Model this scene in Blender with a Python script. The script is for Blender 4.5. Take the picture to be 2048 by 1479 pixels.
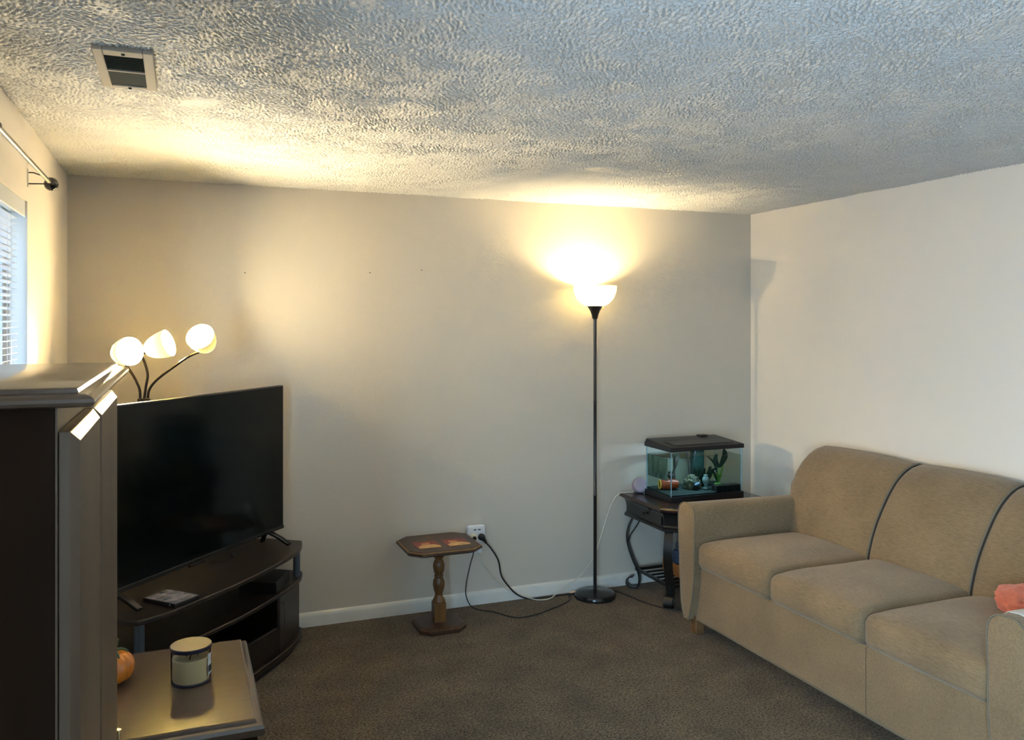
import bpy, bmesh, math, random
import numpy as np
from mathutils import Vector, Matrix, noise

for _o in list(bpy.data.objects):
    bpy.data.objects.remove(_o, do_unlink=True)
SC = bpy.context.scene
COL = SC.collection
PI = math.pi
random.seed(4)


def lin(r, g, b):
    f = lambda c: ((c / 255 + 0.055) / 1.055) ** 2.4 if c / 255 > 0.04045 else c / 255 / 12.92
    return (f(r), f(g), f(b), 1.0)


# ---------------------------------------------------------------- camera
YAW = math.radians(21.7)
cam_data = bpy.data.cameras.new('camera')
cam = bpy.data.objects.new('camera', cam_data)
COL.objects.link(cam)
cam.location = (0, 0, 1.69)
cam.rotation_euler = (PI / 2, 0, -YAW)
cam_data.sensor_width = 36.0
cam_data.lens = 36.0 * 1670 / 2048
cam_data.shift_y = -94.5 / 2048
cam_data.clip_start = 0.02
SC.camera = cam

# ---------------------------------------------------------------- world, daylight, exposure
world = bpy.data.worlds.new('world')
SC.world = world
world.use_nodes = True
wn = world.node_tree
wn.nodes.clear()
w_out = wn.nodes.new('ShaderNodeOutputWorld')
w_bg = wn.nodes.new('ShaderNodeBackground')
w_tc = wn.nodes.new('ShaderNodeTexCoord')
w_sep = wn.nodes.new('ShaderNodeSeparateXYZ')
w_ramp = wn.nodes.new('ShaderNodeValToRGB')
w_map = wn.nodes.new('ShaderNodeMapRange')
wn.links.new(w_tc.outputs['Generated'], w_sep.inputs[0])
wn.links.new(w_sep.outputs['Z'], w_map.inputs['Value'])
w_map.inputs['From Min'].default_value = -1
w_map.inputs['From Max'].default_value = 1
wn.links.new(w_map.outputs[0], w_ramp.inputs[0])
wn.links.new(w_ramp.outputs[0], w_bg.inputs['Color'])
wn.links.new(w_bg.outputs[0], w_out.inputs['Surface'])
els = w_ramp.color_ramp.elements
els[0].position, els[0].color = 0.40, (0.38, 0.50, 0.62, 1)     # lawn and paving below the horizon
els[1].position, els[1].color = 0.56, (0.50, 0.76, 1.0, 1)      # overcast blue sky
w_bg.inputs['Strength'].default_value = 3.45


def portal(name, loc, rot, sx, sy):
    l = bpy.data.lights.new(name, 'AREA')
    l.shape = 'RECTANGLE'
    l.size, l.size_y = sx, sy
    l.cycles.is_portal = True
    o = bpy.data.objects.new(name, l)
    COL.objects.link(o)
    o.location, o.rotation_euler = loc, rot
    return o


# room dimensions
XL, XR, YB, YF, ZC = -0.527, 3.66, 4.743, -2.2, 2.44
WY0, WY1, WZ0, WZ1 = 1.95, 3.556, 0.92, 2.142         # window in the left wall
VY0, VY1, VZ0, VZ1 = -1.75, 0.55, 0.35, 2.15            # second, wide window in the left wall, beside and behind the camera
portal('window_daylight', (XL - 0.13, (WY0 + WY1) / 2, (WZ0 + WZ1) / 2), (0, -PI / 2, 0), WZ1 - WZ0, WY1 - WY0)
portal('window_daylight', (XL - 0.13, (VY0 + VY1) / 2, (VZ0 + VZ1) / 2), (0, -PI / 2, 0), VZ1 - VZ0, VY1 - VY0)

vs = SC.view_settings
vs.view_transform = 'Standard'
vs.look = 'None'
vs.gamma = 1.0
vs.use_curve_mapping = False
vs.exposure = 2.72
SC.cycles.max_bounces = 6
SC.cycles.diffuse_bounces = 3
SC.cycles.glossy_bounces = 3
SC.cycles.transparent_max_bounces = 12
SC.cycles.caustics_reflective = False
SC.cycles.caustics_refractive = False
SC.cycles.use_adaptive_sampling = True
SC.cycles.adaptive_threshold = 0.07
SC.cycles.use_light_tree = False
SC.cycles.use_denoising = True
LAMP = (1.0, 0.79, 0.46, 1)
FLOOR_BULB, HEAD_BULB = 135.0, (500.0, 510.0, 160.0)


# ---------------------------------------------------------------- materials
def nodes_of(name):
    m = bpy.data.materials.new(name)
    m.use_nodes = True
    nt = m.node_tree
    return m, nt, nt.nodes['Principled BSDF']


def mat(name, col, rough=0.5, metal=0.0, var=0.0, vscale=20.0, stretch=(1, 1, 1), bump=0.0, bscale=200.0, bdist=0.002,
        spec=0.5, coat=0.0, sheen=0.0, col2=None, detail=4.0):
    m, nt, b = nodes_of(name)
    b.inputs['Base Color'].default_value = col
    b.inputs['Roughness'].default_value = rough
    b.inputs['Metallic'].default_value = metal
    b.inputs['Specular IOR Level'].default_value = spec
    b.inputs['Coat Weight'].default_value = coat
    b.inputs['Coat Roughness'].default_value = 0.1
    b.inputs['Sheen Weight'].default_value = sheen
    if var or bump or col2:
        tc = nt.nodes.new('ShaderNodeTexCoord')
        mp = nt.nodes.new('ShaderNodeMapping')
        mp.inputs['Scale'].default_value = stretch
        nt.links.new(tc.outputs['Object'], mp.inputs[0])
    if var or col2:
        n = nt.nodes.new('ShaderNodeTexNoise')
        n.inputs['Scale'].default_value = vscale
        n.inputs['Detail'].default_value = detail
        nt.links.new(mp.outputs[0], n.inputs['Vector'])
        r = nt.nodes.new('ShaderNodeValToRGB')
        r.color_ramp.elements[0].position = 0.3
        r.color_ramp.elements[1].position = 0.7
        if col2:
            r.color_ramp.elements[0].color = col
            r.color_ramp.elements[1].color = col2
        else:
            r.color_ramp.elements[0].color = tuple(c * (1 - var) for c in col[:3]) + (1,)
            r.color_ramp.elements[1].color = tuple(min(1, c * (1 + var)) for c in col[:3]) + (1,)
        nt.links.new(n.outputs['Fac'], r.inputs[0])
        nt.links.new(r.outputs[0], b.inputs['Base Color'])
    if bump:
        n2 = nt.nodes.new('ShaderNodeTexNoise')
        n2.inputs['Scale'].default_value = bscale
        n2.inputs['Detail'].default_value = 3
        nt.links.new(mp.outputs[0], n2.inputs['Vector'])
        bp = nt.nodes.new('ShaderNodeBump')
        bp.inputs['Strength'].default_value = bump
        bp.inputs['Distance'].default_value = bdist
        nt.links.new(n2.outputs['Fac'], bp.inputs['Height'])
        nt.links.new(bp.outputs[0], b.inputs['Normal'])
    return m


def mat_glow(name, col, strength):
    m = bpy.data.materials.new(name)
    m.use_nodes = True
    nt = m.node_tree
    nt.nodes.clear()
    o = nt.nodes.new('ShaderNodeOutputMaterial')
    e = nt.nodes.new('ShaderNodeEmission')
    e.inputs[0].default_value = col
    e.inputs[1].default_value = strength
    nt.links.new(e.outputs[0], o.inputs[0])
    return m


def mat_shade(name, col, trans=0.5):
    """thin frosted plastic lamp shade: part diffuse, part translucent"""
    m = bpy.data.materials.new(name)
    m.use_nodes = True
    nt = m.node_tree
    nt.nodes.clear()
    o = nt.nodes.new('ShaderNodeOutputMaterial')
    d = nt.nodes.new('ShaderNodeBsdfDiffuse')
    t = nt.nodes.new('ShaderNodeBsdfTranslucent')
    x = nt.nodes.new('ShaderNodeMixShader')
    d.inputs[0].default_value = col
    t.inputs[0].default_value = col
    x.inputs[0].default_value = trans
    nt.links.new(d.outputs[0], x.inputs[1])
    nt.links.new(t.outputs[0], x.inputs[2])
    nt.links.new(x.outputs[0], o.inputs[0])
    return m


def mat_pane(name, tint, refl=0.06, rough=0.0):
    """thin sheet of glass: mostly clear, with a weak mirror reflection"""
    m = bpy.data.materials.new(name)
    m.use_nodes = True
    nt = m.node_tree
    nt.nodes.clear()
    o = nt.nodes.new('ShaderNodeOutputMaterial')
    t = nt.nodes.new('ShaderNodeBsdfTransparent')
    g = nt.nodes.new('ShaderNodeBsdfGlossy')
    x = nt.nodes.new('ShaderNodeMixShader')
    fr = nt.nodes.new('ShaderNodeLayerWeight')
    fr.inputs['Blend'].default_value = refl
    t.inputs[0].default_value = tint
    g.inputs['Roughness'].default_value = rough
    nt.links.new(fr.outputs['Fresnel'], x.inputs[0])
    nt.links.new(t.outputs[0], x.inputs[1])
    nt.links.new(g.outputs[0], x.inputs[2])
    nt.links.new(x.outputs[0], o.inputs[0])
    return m


def mat_ceiling():
    return mat('ceiling plaster', (0.73, 0.73, 0.72, 1), 0.6, spec=0.4, bump=0.5, bscale=260, bdist=0.001)


def mat_carpet():
    m, nt, b = nodes_of('brown carpet pile')
    b.inputs['Roughness'].default_value = 1.0
    b.inputs['Specular IOR Level'].default_value = 0.05
    b.inputs['Sheen Weight'].default_value = 0.15
    tc = nt.nodes.new('ShaderNodeTexCoord')
    n = nt.nodes.new('ShaderNodeTexNoise')
    n.inputs['Scale'].default_value = 110
    n.inputs['Detail'].default_value = 3
    n.inputs['Roughness'].default_value = 0.7
    n.inputs['Distortion'].default_value = 0.5
    nt.links.new(tc.outputs['Object'], n.inputs['Vector'])
    big = nt.nodes.new('ShaderNodeTexNoise')
    big.inputs['Scale'].default_value = 5
    big.inputs['Detail'].default_value = 5
    nt.links.new(tc.outputs['Object'], big.inputs['Vector'])
    r = nt.nodes.new('ShaderNodeValToRGB')
    e = r.color_ramp.elements
    e[0].position, e[0].color = 0.36, (0.018, 0.013, 0.008, 1)
    e[1].position, e[1].color = 0.66, (0.25, 0.186, 0.112, 1)
    nt.links.new(n.outputs['Fac'], r.inputs[0])
    hm = nt.nodes.new('ShaderNodeMapRange')
    hm.inputs['From Min'].default_value = 0.3
    hm.inputs['From Max'].default_value = 0.7
    hm.inputs['To Min'].default_value = 0.72
    hm.inputs['To Max'].default_value = 1.2
    nt.links.new(big.outputs['Fac'], hm.inputs['Value'])
    mul = nt.nodes.new('ShaderNodeMix')
    mul.data_type = 'RGBA'
    mul.blend_type = 'MULTIPLY'
    mul.inputs[0].default_value = 1.0
    nt.links.new(r.outputs[0], mul.inputs[6])
    nt.links.new(hm.outputs[0], mul.inputs[7])
    nt.links.new(mul.outputs[2], b.inputs['Base Color'])
    bp = nt.nodes.new('ShaderNodeBump')
    bp.inputs['Strength'].default_value = 1.0
    bp.inputs['Distance'].default_value = 0.006
    nt.links.new(n.outputs['Fac'], bp.inputs['Height'])
    nt.links.new(bp.outputs[0], b.inputs['Normal'])
    return m


def mat_fabric(name, dark, light, stretch):
    """heathered woven upholstery: streaks along one direction over a fine weave"""
    m, nt, b = nodes_of(name)
    b.inputs['Roughness'].default_value = 0.95
    b.inputs['Specular IOR Level'].default_value = 0.15
    b.inputs['Sheen Weight'].default_value = 0.25
    b.inputs['Sheen Roughness'].default_value = 0.5
    tc = nt.nodes.new('ShaderNodeTexCoord')
    mp = nt.nodes.new('ShaderNodeMapping')
    mp.inputs['Scale'].default_value = stretch
    nt.links.new(tc.outputs['Object'], mp.inputs[0])
    n = nt.nodes.new('ShaderNodeTexNoise')
    n.inputs['Scale'].default_value = 170
    n.inputs['Detail'].default_value = 4
    n.inputs['Roughness'].default_value = 0.7
    nt.links.new(mp.outputs[0], n.inputs['Vector'])
    r = nt.nodes.new('ShaderNodeValToRGB')
    e = r.color_ramp.elements
    e[0].position, e[0].color = 0.3, dark
    e[1].position, e[1].color = 0.7, light
    nt.links.new(n.outputs['Fac'], r.inputs[0])
    big = nt.nodes.new('ShaderNodeTexNoise')
    big.inputs['Scale'].default_value = 4
    big.inputs['Detail'].default_value = 3
    nt.links.new(tc.outputs['Object'], big.inputs['Vector'])
    hm = nt.nodes.new('ShaderNodeMapRange')
    hm.inputs['From Min'].default_value = 0.3
    hm.inputs['From Max'].default_value = 0.7
    hm.inputs['To Min'].default_value = 0.85
    hm.inputs['To Max'].default_value = 1.1
    nt.links.new(big.outputs['Fac'], hm.inputs['Value'])
    mul = nt.nodes.new('ShaderNodeMix')
    mul.data_type = 'RGBA'
    mul.blend_type = 'MULTIPLY'
    mul.inputs[0].default_value = 1.0
    nt.links.new(r.outputs[0], mul.inputs[6])
    nt.links.new(hm.outputs[0], mul.inputs[7])
    nt.links.new(mul.outputs[2], b.inputs['Base Color'])
    n2 = nt.nodes.new('ShaderNodeTexNoise')
    n2.inputs['Scale'].default_value = 450
    nt.links.new(tc.outputs['Object'], n2.inputs['Vector'])
    bp = nt.nodes.new('ShaderNodeBump')
    bp.inputs['Strength'].default_value = 0.35
    bp.inputs['Distance'].default_value = 0.002
    nt.links.new(n2.outputs['Fac'], bp.inputs['Height'])
    nt.links.new(bp.outputs[0], b.inputs['Normal'])
    return m


MT = {
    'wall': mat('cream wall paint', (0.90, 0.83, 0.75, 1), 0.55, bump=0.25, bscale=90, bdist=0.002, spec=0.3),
    'wall_far': mat('wall paint darkened for shade', (0.63, 0.57, 0.48, 1), 0.55, bump=0.25, bscale=90, bdist=0.002, spec=0.3),  # darker than the side walls: its weaker light is put into the colour
    'ceiling': mat_ceiling(),
    'carpet': mat_carpet(),
    'trim': mat('white trim paint', (0.72, 0.71, 0.66, 1), 0.35, var=0.06, vscale=9),
    'white_plastic': mat('white plastic', (0.80, 0.80, 0.82, 1), 0.35),
    'cream_plastic': mat('cream plastic', (0.78, 0.70, 0.52, 1), 0.4),
    'black_plastic': mat('black plastic', (0.010, 0.010, 0.012, 1), 0.4),
    'black_gloss': mat('gloss black plastic', (0.012, 0.012, 0.012, 1), 0.18),
    'black_metal': mat('black enamelled metal', (0.012, 0.011, 0.010, 1), 0.3),
    'bronze': mat('dark bronze metal', (0.035, 0.024, 0.018, 1), 0.32, metal=0.6),
    'chrome': mat('brushed steel', (0.30, 0.29, 0.27, 1), 0.35, metal=1.0),
    'steel_blue': mat('silver painted tube', (0.11, 0.14, 0.17, 1), 0.35, metal=0.5),
    'espresso': mat('espresso stained wood', (0.105, 0.070, 0.048, 1), 0.33, var=0.10, vscale=9, stretch=(1, 6, 1), coat=0.5),
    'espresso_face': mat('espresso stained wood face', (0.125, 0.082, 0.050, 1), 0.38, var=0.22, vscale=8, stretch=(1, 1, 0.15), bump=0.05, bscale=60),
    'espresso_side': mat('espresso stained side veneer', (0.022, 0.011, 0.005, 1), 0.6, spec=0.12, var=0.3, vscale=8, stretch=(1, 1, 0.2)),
    'stand': mat('black brown laminate', (0.018, 0.013, 0.010, 1), 0.34, var=0.3, vscale=7, stretch=(1, 4, 1)),
    'screen': mat('television screen', (0.002, 0.004, 0.004, 1), 0.10, spec=0.22),
    'walnut': mat('worn walnut', (0.060, 0.028, 0.014, 1), 0.35, var=0.4, vscale=14, stretch=(6, 1, 1), bump=0.1, bscale=60),
    'cherry': mat('dark cherry', (0.028, 0.012, 0.007, 1), 0.25, var=0.35, vscale=12, stretch=(1, 5, 1), coat=0.3),
    'walnut_top': mat('dark walnut top', (0.062, 0.036, 0.022, 1), 0.40, var=0.3, vscale=12, stretch=(1, 6, 1)),
    'walnut_edge': mat('rubbed walnut edge', (0.22, 0.12, 0.05, 1), 0.4, var=0.4, vscale=30),
    'turned': mat('golden oak turning', (0.165, 0.075, 0.022, 1), 0.35, var=0.35, vscale=25, stretch=(1, 1, 0.2)),
    'inlay_red': mat('red inlay', (0.26, 0.045, 0.030, 1), 0.45, var=0.35, vscale=30),
    'inlay_cream': mat('pale wood inlay', (0.66, 0.42, 0.17, 1), 0.45, var=0.15, vscale=30),
    'inlay_peach': mat('peach wood inlay', (0.60, 0.25, 0.11, 1), 0.45, var=0.25, vscale=40),
    'gilt': mat('faded gilt', (0.20, 0.13, 0.06, 1), 0.5),
    'fabric': mat_fabric('taupe chenille', (0.20, 0.132, 0.070, 1), (0.32, 0.223, 0.125, 1), (1, 0.18, 1.6)),
    'fabric_arm': mat_fabric('taupe chenille arm', (0.20, 0.132, 0.070, 1), (0.32, 0.223, 0.125, 1), (0.3, 0.8, 1.2)),
    'welt': mat('taupe welt cord', (0.20, 0.16, 0.11, 1), 0.9),
    'seam': mat('dark seam', (0.045, 0.034, 0.024, 1), 1.0),
    'oak_leg': mat('oak sofa leg', (0.20, 0.10, 0.04, 1), 0.4, var=0.3, vscale=20),
    'coral': mat('coral cotton', (0.72, 0.19, 0.11, 1), 0.9, var=0.12, vscale=25, bump=0.3, bscale=300, bdist=0.001, sheen=0.2),
    'linen': mat('white linen', (0.72, 0.70, 0.66, 1), 0.9),
    'slat': mat('white blind slat', (0.74, 0.77, 0.80, 1), 0.4),
    'glass': mat_pane('window glass', (0.93, 0.96, 0.98, 1)),
    'tank_glass': mat_pane('tank glass', (0.94, 0.97, 0.97, 1), 0.05),
    'jar_glass': mat_pane('jar glass', (0.92, 0.93, 0.93, 1), 0.08),
    'water': mat_pane('tank water', (0.84, 0.92, 0.90, 1), 0.06, 0.03),
    'silicone': mat('pale silicone seam', (0.42, 0.55, 0.62, 1), 0.25),
    'wax': mat('cream wax', (0.72, 0.56, 0.30, 1), 0.45),
    'wick': mat('burnt wick', (0.02, 0.015, 0.01, 1), 0.9),
    'lid': mat('brushed tan lid', (0.27, 0.22, 0.16, 1), 0.35),
    'lid_rim': mat('navy lid rim', (0.008, 0.010, 0.035, 1), 0.3),
    'label_white': mat('label paper', (0.62, 0.64, 0.66, 1), 0.6),
    'label_dark': mat('label dark print', (0.012, 0.022, 0.018, 1), 0.5),
    'label_red': mat('label red print', (0.28, 0.05, 0.06, 1), 0.5),
    'pumpkin': mat('orange glazed ceramic', (0.78, 0.24, 0.025, 1), 0.22, var=0.15, vscale=12, coat=0.3),
    'stem': mat('green glazed stem', (0.05, 0.10, 0.03, 1), 0.2, coat=0.4),
    'speaker': mat('lavender knit cover', (0.34, 0.295, 0.37, 1), 0.85, bump=0.2, bscale=500, bdist=0.001),
    'cord_white': mat('white cord', (0.68, 0.66, 0.58, 1), 0.5),
    'cord_black': mat('black cord', (0.010, 0.010, 0.010, 1), 0.5),
    'vent_white': mat('white vent enamel', (0.50, 0.47, 0.42, 1), 0.8, spec=0.1),
    'vent_gray': mat('grey vent plate', (0.055, 0.068, 0.074, 1), 0.9, spec=0.03),
    'vent_dark': mat('dark vent louvre', (0.11, 0.12, 0.10, 1), 0.8, spec=0.05),
    'void': mat('dark cavity', (0.006, 0.006, 0.006, 1), 0.9),
    'gravel': mat('dark tank gravel', (0.004, 0.016, 0.014, 1), 0.8, col2=(0.014, 0.036, 0.030, 1), vscale=260),
    'barrel_red': mat('red ornament glaze', (0.24, 0.010, 0.008, 1), 0.35, col2=(0.42, 0.09, 0.015, 1), vscale=110),
    'barrel_yellow': mat('yellow ornament rim', (0.72, 0.58, 0.05, 1), 0.35),
    'rock': mat('mossy ornament rock', (0.025, 0.040, 0.040, 1), 0.7, col2=(0.13, 0.12, 0.05, 1), vscale=45),
    'fish_blue': mat('pale blue ornament', (0.16, 0.26, 0.40, 1), 0.4),
    'vase': mat('pale glass ornament', (0.20, 0.27, 0.26, 1), 0.15),
    'driftwood': mat('wet driftwood', (0.030, 0.022, 0.015, 1), 0.6, var=0.5, vscale=30),
    'leaf_dark': mat('dark green leaf', (0.008, 0.018, 0.010, 1), 0.4, var=0.3, vscale=30),
    'leaf_green': mat('bright green leaf', (0.09, 0.22, 0.035, 1), 0.4, var=0.4, vscale=20),
    'filter': mat('dark green filter sponge', (0.006, 0.035, 0.026, 1), 0.7, var=0.3, vscale=60),
    'backing': mat('mottled green film', (0.012, 0.045, 0.042, 1), 0.6, col2=(0.16, 0.24, 0.20, 1), vscale=16, stretch=(1, 2, 0.6)),
    'bin': mat('orange brown wood bin', (0.30, 0.12, 0.035, 1), 0.5, var=0.25, vscale=20),
    'denim': mat('blue cloth', (0.05, 0.085, 0.16, 1), 0.9, var=0.4, vscale=18),
    'brass': mat('worn brass', (0.60, 0.45, 0.25, 1), 0.3, metal=1.0),
    'dvd_art': mat('printed sleeve', (0.05, 0.09, 0.13, 1), 0.25, col2=(0.55, 0.50, 0.52, 1), vscale=28, stretch=(1, 2.5, 1)),
    'paper_pink': mat('pinkish tag', (0.62, 0.45, 0.38, 1), 0.7),
    'nail': mat('nail hole', (0.10, 0.08, 0.06, 1), 0.8),
    'patch': mat('white painted glint', (0.90, 0.90, 0.92, 1), 0.6),
    'led': mat_glow('tank hood light', (0.55, 0.78, 1.0, 1), 9.0),
    'bulb_floor': mat_glow('warm bulb', LAMP, FLOOR_BULB),
    'bulb_1': mat_glow('warm globe bulb', LAMP, HEAD_BULB[0]),
    'bulb_2': mat_glow('brighter warm globe bulb', LAMP, HEAD_BULB[1]),
    'bulb_3': mat_glow('dimmer warm globe bulb', LAMP, HEAD_BULB[2]),  # bulb strengths differ per head to balance light on walls and ceiling
    'shade_floor': mat_shade('frosted bowl shade', (0.90, 0.82, 0.48, 1), 0.11),
    'shade_head': mat_shade('frosted cup shade', (0.90, 0.80, 0.40, 1), 0.0065),
    'blocker': mat('blue grey siding', (0.020, 0.052, 0.098, 1), 0.7, var=0.15, vscale=3),
    'usb': mat('usb slot', (0.01, 0.01, 0.015, 1), 0.5),
}


# ---------------------------------------------------------------- mesh builder
class MB:
    def __init__(self):
        self.v, self.f = [], []

    def add(self, vs_, fs_):
        k = len(self.v)
        self.v += [tuple(p) for p in vs_]
        self.f += [tuple(i + k for i in q) for q in fs_]
        return self

    def box(self, x0, x1, y0, y1, z0, z1):
        p = [(x0, y0, z0), (x1, y0, z0), (x1, y1, z0), (x0, y1, z0), (x0, y0, z1), (x1, y0, z1), (x1, y1, z1), (x0, y1, z1)]
        return self.add(p, [(3, 2, 1, 0), (4, 5, 6, 7), (0, 1, 5, 4), (1, 2, 6, 5), (2, 3, 7, 6), (3, 0, 4, 7)])

    def obox(self, o, ax, ay, az):
        """box from corner o along three edge vectors"""
        o, ax, ay, az = map(Vector, (o, ax, ay, az))
        p = [o, o + ax, o + ax + ay, o + ay]
        p += [q + az for q in p]
        return self.add(p, [(3, 2, 1, 0), (4, 5, 6, 7), (0, 1, 5, 4), (1, 2, 6, 5), (2, 3, 7, 6), (3, 0, 4, 7)])

    def prism(self, poly, z0, z1, poly1=None):
        n = len(poly)
        q = poly1 or poly
        p = [(x, y, z0) for x, y in poly] + [(x, y, z1) for x, y in q]
        fs_ = [tuple(reversed(range(n))), tuple(range(n, 2 * n))]
        fs_ += [(i, (i + 1) % n, n + (i + 1) % n, n + i) for i in range(n)]
        return self.add(p, fs_)

    def loft(self, rings, close=True, caps=True):
        n = len(rings[0])
        p = [q for r in rings for q in r]
        fs_ = []
        for k in range(len(rings) - 1):
            for i in range(n if close else n - 1):
                j = (i + 1) % n
                fs_.append((k * n + i, k * n + j, (k + 1) * n + j, (k + 1) * n + i))
        if caps:
            fs_.append(tuple(reversed(range(n))))
            fs_.append(tuple(range((len(rings) - 1) * n, len(rings) * n)))
        return self.add(p, fs_)

    def lathe(self, prof, c=(0, 0, 0), axis=(0, 0, 1), n=32, caps=True, sx=1.0, sy=1.0):
        az = Vector(axis).normalized()
        ax = az.orthogonal().normalized() if abs(az.z) < 0.999 else Vector((1, 0, 0))
        ay = az.cross(ax)
        c = Vector(c)
        rings = [[c + az * t + (ax * math.cos(2 * PI * i / n) * sx + ay * math.sin(2 * PI * i / n) * sy) * r for i in range(n)] for r, t in prof]
        return self.loft(rings, True, caps)

    def tube(self, pts, r, n=8, caps=True):
        pts = [Vector(p) for p in pts]
        rings = []
        up = None
        for i, p in enumerate(pts):
            d = (pts[min(i + 1, len(pts) - 1)] - pts[max(i - 1, 0)]).normalized()
            if up is None:
                up = d.orthogonal().normalized()
            else:
                up = (up - d * up.dot(d)).normalized()
            s = d.cross(up)
            rr = r(i / (len(pts) - 1)) if callable(r) else r
            rings.append([p + (up * math.cos(2 * PI * k / n) + s * math.sin(2 * PI * k / n)) * rr for k in range(n)])
        return self.loft(rings, True, caps)

    def strap(self, pts, side, w, t):
        """flat bar of width w (along side) and thickness t following pts"""
        pts = [Vector(p) for p in pts]
        side = Vector(side).normalized()
        rings = []
        for i, p in enumerate(pts):
            d = (pts[min(i + 1, len(pts) - 1)] - pts[max(i - 1, 0)]).normalized()
            nn = d.cross(side).normalized()
            rings.append([p + side * (a * w / 2) + nn * (b * t / 2) for a, b in ((-1, -1), (1, -1), (1, 1), (-1, 1))])
        return self.loft(rings)

    def sphere(self, c, r, nu=20, nv=12, sz=1.0):
        prof = [(r * math.sin(PI * k / nv), -r * sz * math.cos(PI * k / nv)) for k in range(1, nv)]
        return self.lathe([(r * 0.02, -r * sz)] + prof + [(r * 0.02, r * sz)], c, n=nu)

    def rbox(self, x0, x1, y0, y1, z0, z1, r, inner=6, fn=None):
        """rounded box; fn(p, u, v, w) may move a vertex, u v w in -1..1"""
        c = Vector(((x0 + x1) / 2, (y0 + y1) / 2, (z0 + z1) / 2))
        h = ((x1 - x0) / 2, (y1 - y0) / 2, (z1 - z0) / 2)
        tt = [math.tan(a) for a in (0, PI / 16, PI / 8, 3 * PI / 16, PI / 4)]

        def axis(hh):
            e = [hh - r + r * t for t in tt]
            m = [-(hh - r) + 2 * (hh - r) * k / inner for k in range(1, inner)]
            return [-q for q in reversed(e)] + m + e
        A = [axis(q) for q in h]
        bm = bmesh.new()
        for a in range(3):
            b_, c_ = (a + 1) % 3, (a + 2) % 3
            for s in (-1, 1):
                g = []
                for p in A[b_]:
                    row = []
                    for q in A[c_]:
                        co = [0, 0, 0]
                        co[a], co[b_], co[c_] = s * h[a], p, q
                        row.append(bm.verts.new(co))
                    g.append(row)
                for i in range(len(g) - 1):
                    for j in range(len(g[0]) - 1):
                        f = (g[i][j], g[i + 1][j], g[i + 1][j + 1], g[i][j + 1])
                        bm.faces.new(f if s > 0 else f[::-1])
        bmesh.ops.remove_doubles(bm, verts=bm.verts, dist=1e-6)
        for v in bm.verts:
            q = Vector([max(-(h[k] - r), min(h[k] - r, v.co[k])) for k in range(3)])
            d = v.co - q
            if d.length > 1e-9:
                v.co = q + d.normalized() * r
            u = Vector([v.co[k] / h[k] for k in range(3)])
            p = v.co + c
            v.co = Vector(fn(p, *u)) if fn else p
        bm.verts.index_update()
        vs_ = [v.co.copy() for v in bm.verts]
        fs_ = [[v.index for v in f.verts] for f in bm.faces]
        bm.free()
        return self.add(vs_, fs_)

    def mesh(self, name, off=(0, 0, 0), smooth=35):
        me = bpy.data.meshes.new(name)
        ox, oy, oz = off
        me.from_pydata([(x - ox, y - oy, z - oz) for x, y, z in self.v], [], self.f)
        bm = bmesh.new()
        bm.from_mesh(me)
        bmesh.ops.recalc_face_normals(bm, faces=bm.faces)
        bm.to_mesh(me)
        bm.free()
        if smooth:
            me.polygons.foreach_set('use_smooth', [True] * len(me.polygons))
            me.set_sharp_from_angle(angle=math.radians(smooth))
        return me


def root_loc(o):
    while o.parent:
        o = o.parent
    return tuple(o.location)


def part(name, mb, m, parent=None, bevel=0.0, smooth=35, segs=2, label=None, origin=None):
    off = root_loc(parent) if parent else (origin or (0, 0, 0))
    me = mb.mesh(name, off, smooth)
    me.materials.append(MT[m] if isinstance(m, str) else m)
    o = bpy.data.objects.new(name, me)
    COL.objects.link(o)
    if parent:
        o.parent = parent
    else:
        o.location = off
    if bevel:
        b = o.modifiers.new('bevel', 'BEVEL')
        b.width, b.segments, b.limit_method, b.angle_limit = bevel, segs, 'ANGLE', math.radians(40)
    if label:
        o['label'] = label
    return o


def tag(o, label, cat, group=None):
    o['label'], o['category'] = label, cat
    if group:
        o['group'] = group
    return o


def thing(name, loc, label, cat, group=None):
    o = bpy.data.objects.new(name, None)
    COL.objects.link(o)
    o.location = loc
    o.empty_display_size = 0.05
    return tag(o, label, cat, group)


def struct(name, mb, m, bevel=0.0, smooth=35, origin=None):
    o = part(name, mb, m, None, bevel, smooth, origin=origin)
    o['kind'] = 'structure'
    return o


def struct_root(name, loc):
    o = bpy.data.objects.new(name, None)
    COL.objects.link(o)
    o.location = loc
    o['kind'] = 'structure'
    return o


def dup(o, d):
    c = o.copy()
    COL.objects.link(c)
    c.location = Vector(o.location) + Vector(d)
    return c


def crom(pts, k=8):
    """Catmull-Rom through pts"""
    P = [Vector(p) for p in pts]
    P = [P[0] * 2 - P[1]] + P + [P[-1] * 2 - P[-2]]
    out = []
    for i in range(1, len(P) - 2):
        for j in range(k):
            t = j / k
            a, b, c, d = P[i - 1], P[i], P[i + 1], P[i + 2]
            out.append(0.5 * ((2 * b) + (c - a) * t + (2 * a - 5 * b + 4 * c - d) * t * t + (3 * b - 3 * c + d - a) * t ** 3))
    out.append(P[-2])
    return out


def octagon(cx, cy, hx, hy, ch):
    return [(cx - hx + ch, cy - hy), (cx + hx - ch, cy - hy), (cx + hx, cy - hy + ch), (cx + hx, cy + hy - ch),
            (cx + hx - ch, cy + hy), (cx - hx + ch, cy + hy), (cx - hx, cy + hy - ch), (cx - hx, cy - hy + ch)]


# ================================================================ the room
T = 0.12
struct('floor', MB().box(XL - T, XR + T, YF - T, YB + T, -0.1, 0.0), 'carpet')


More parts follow.
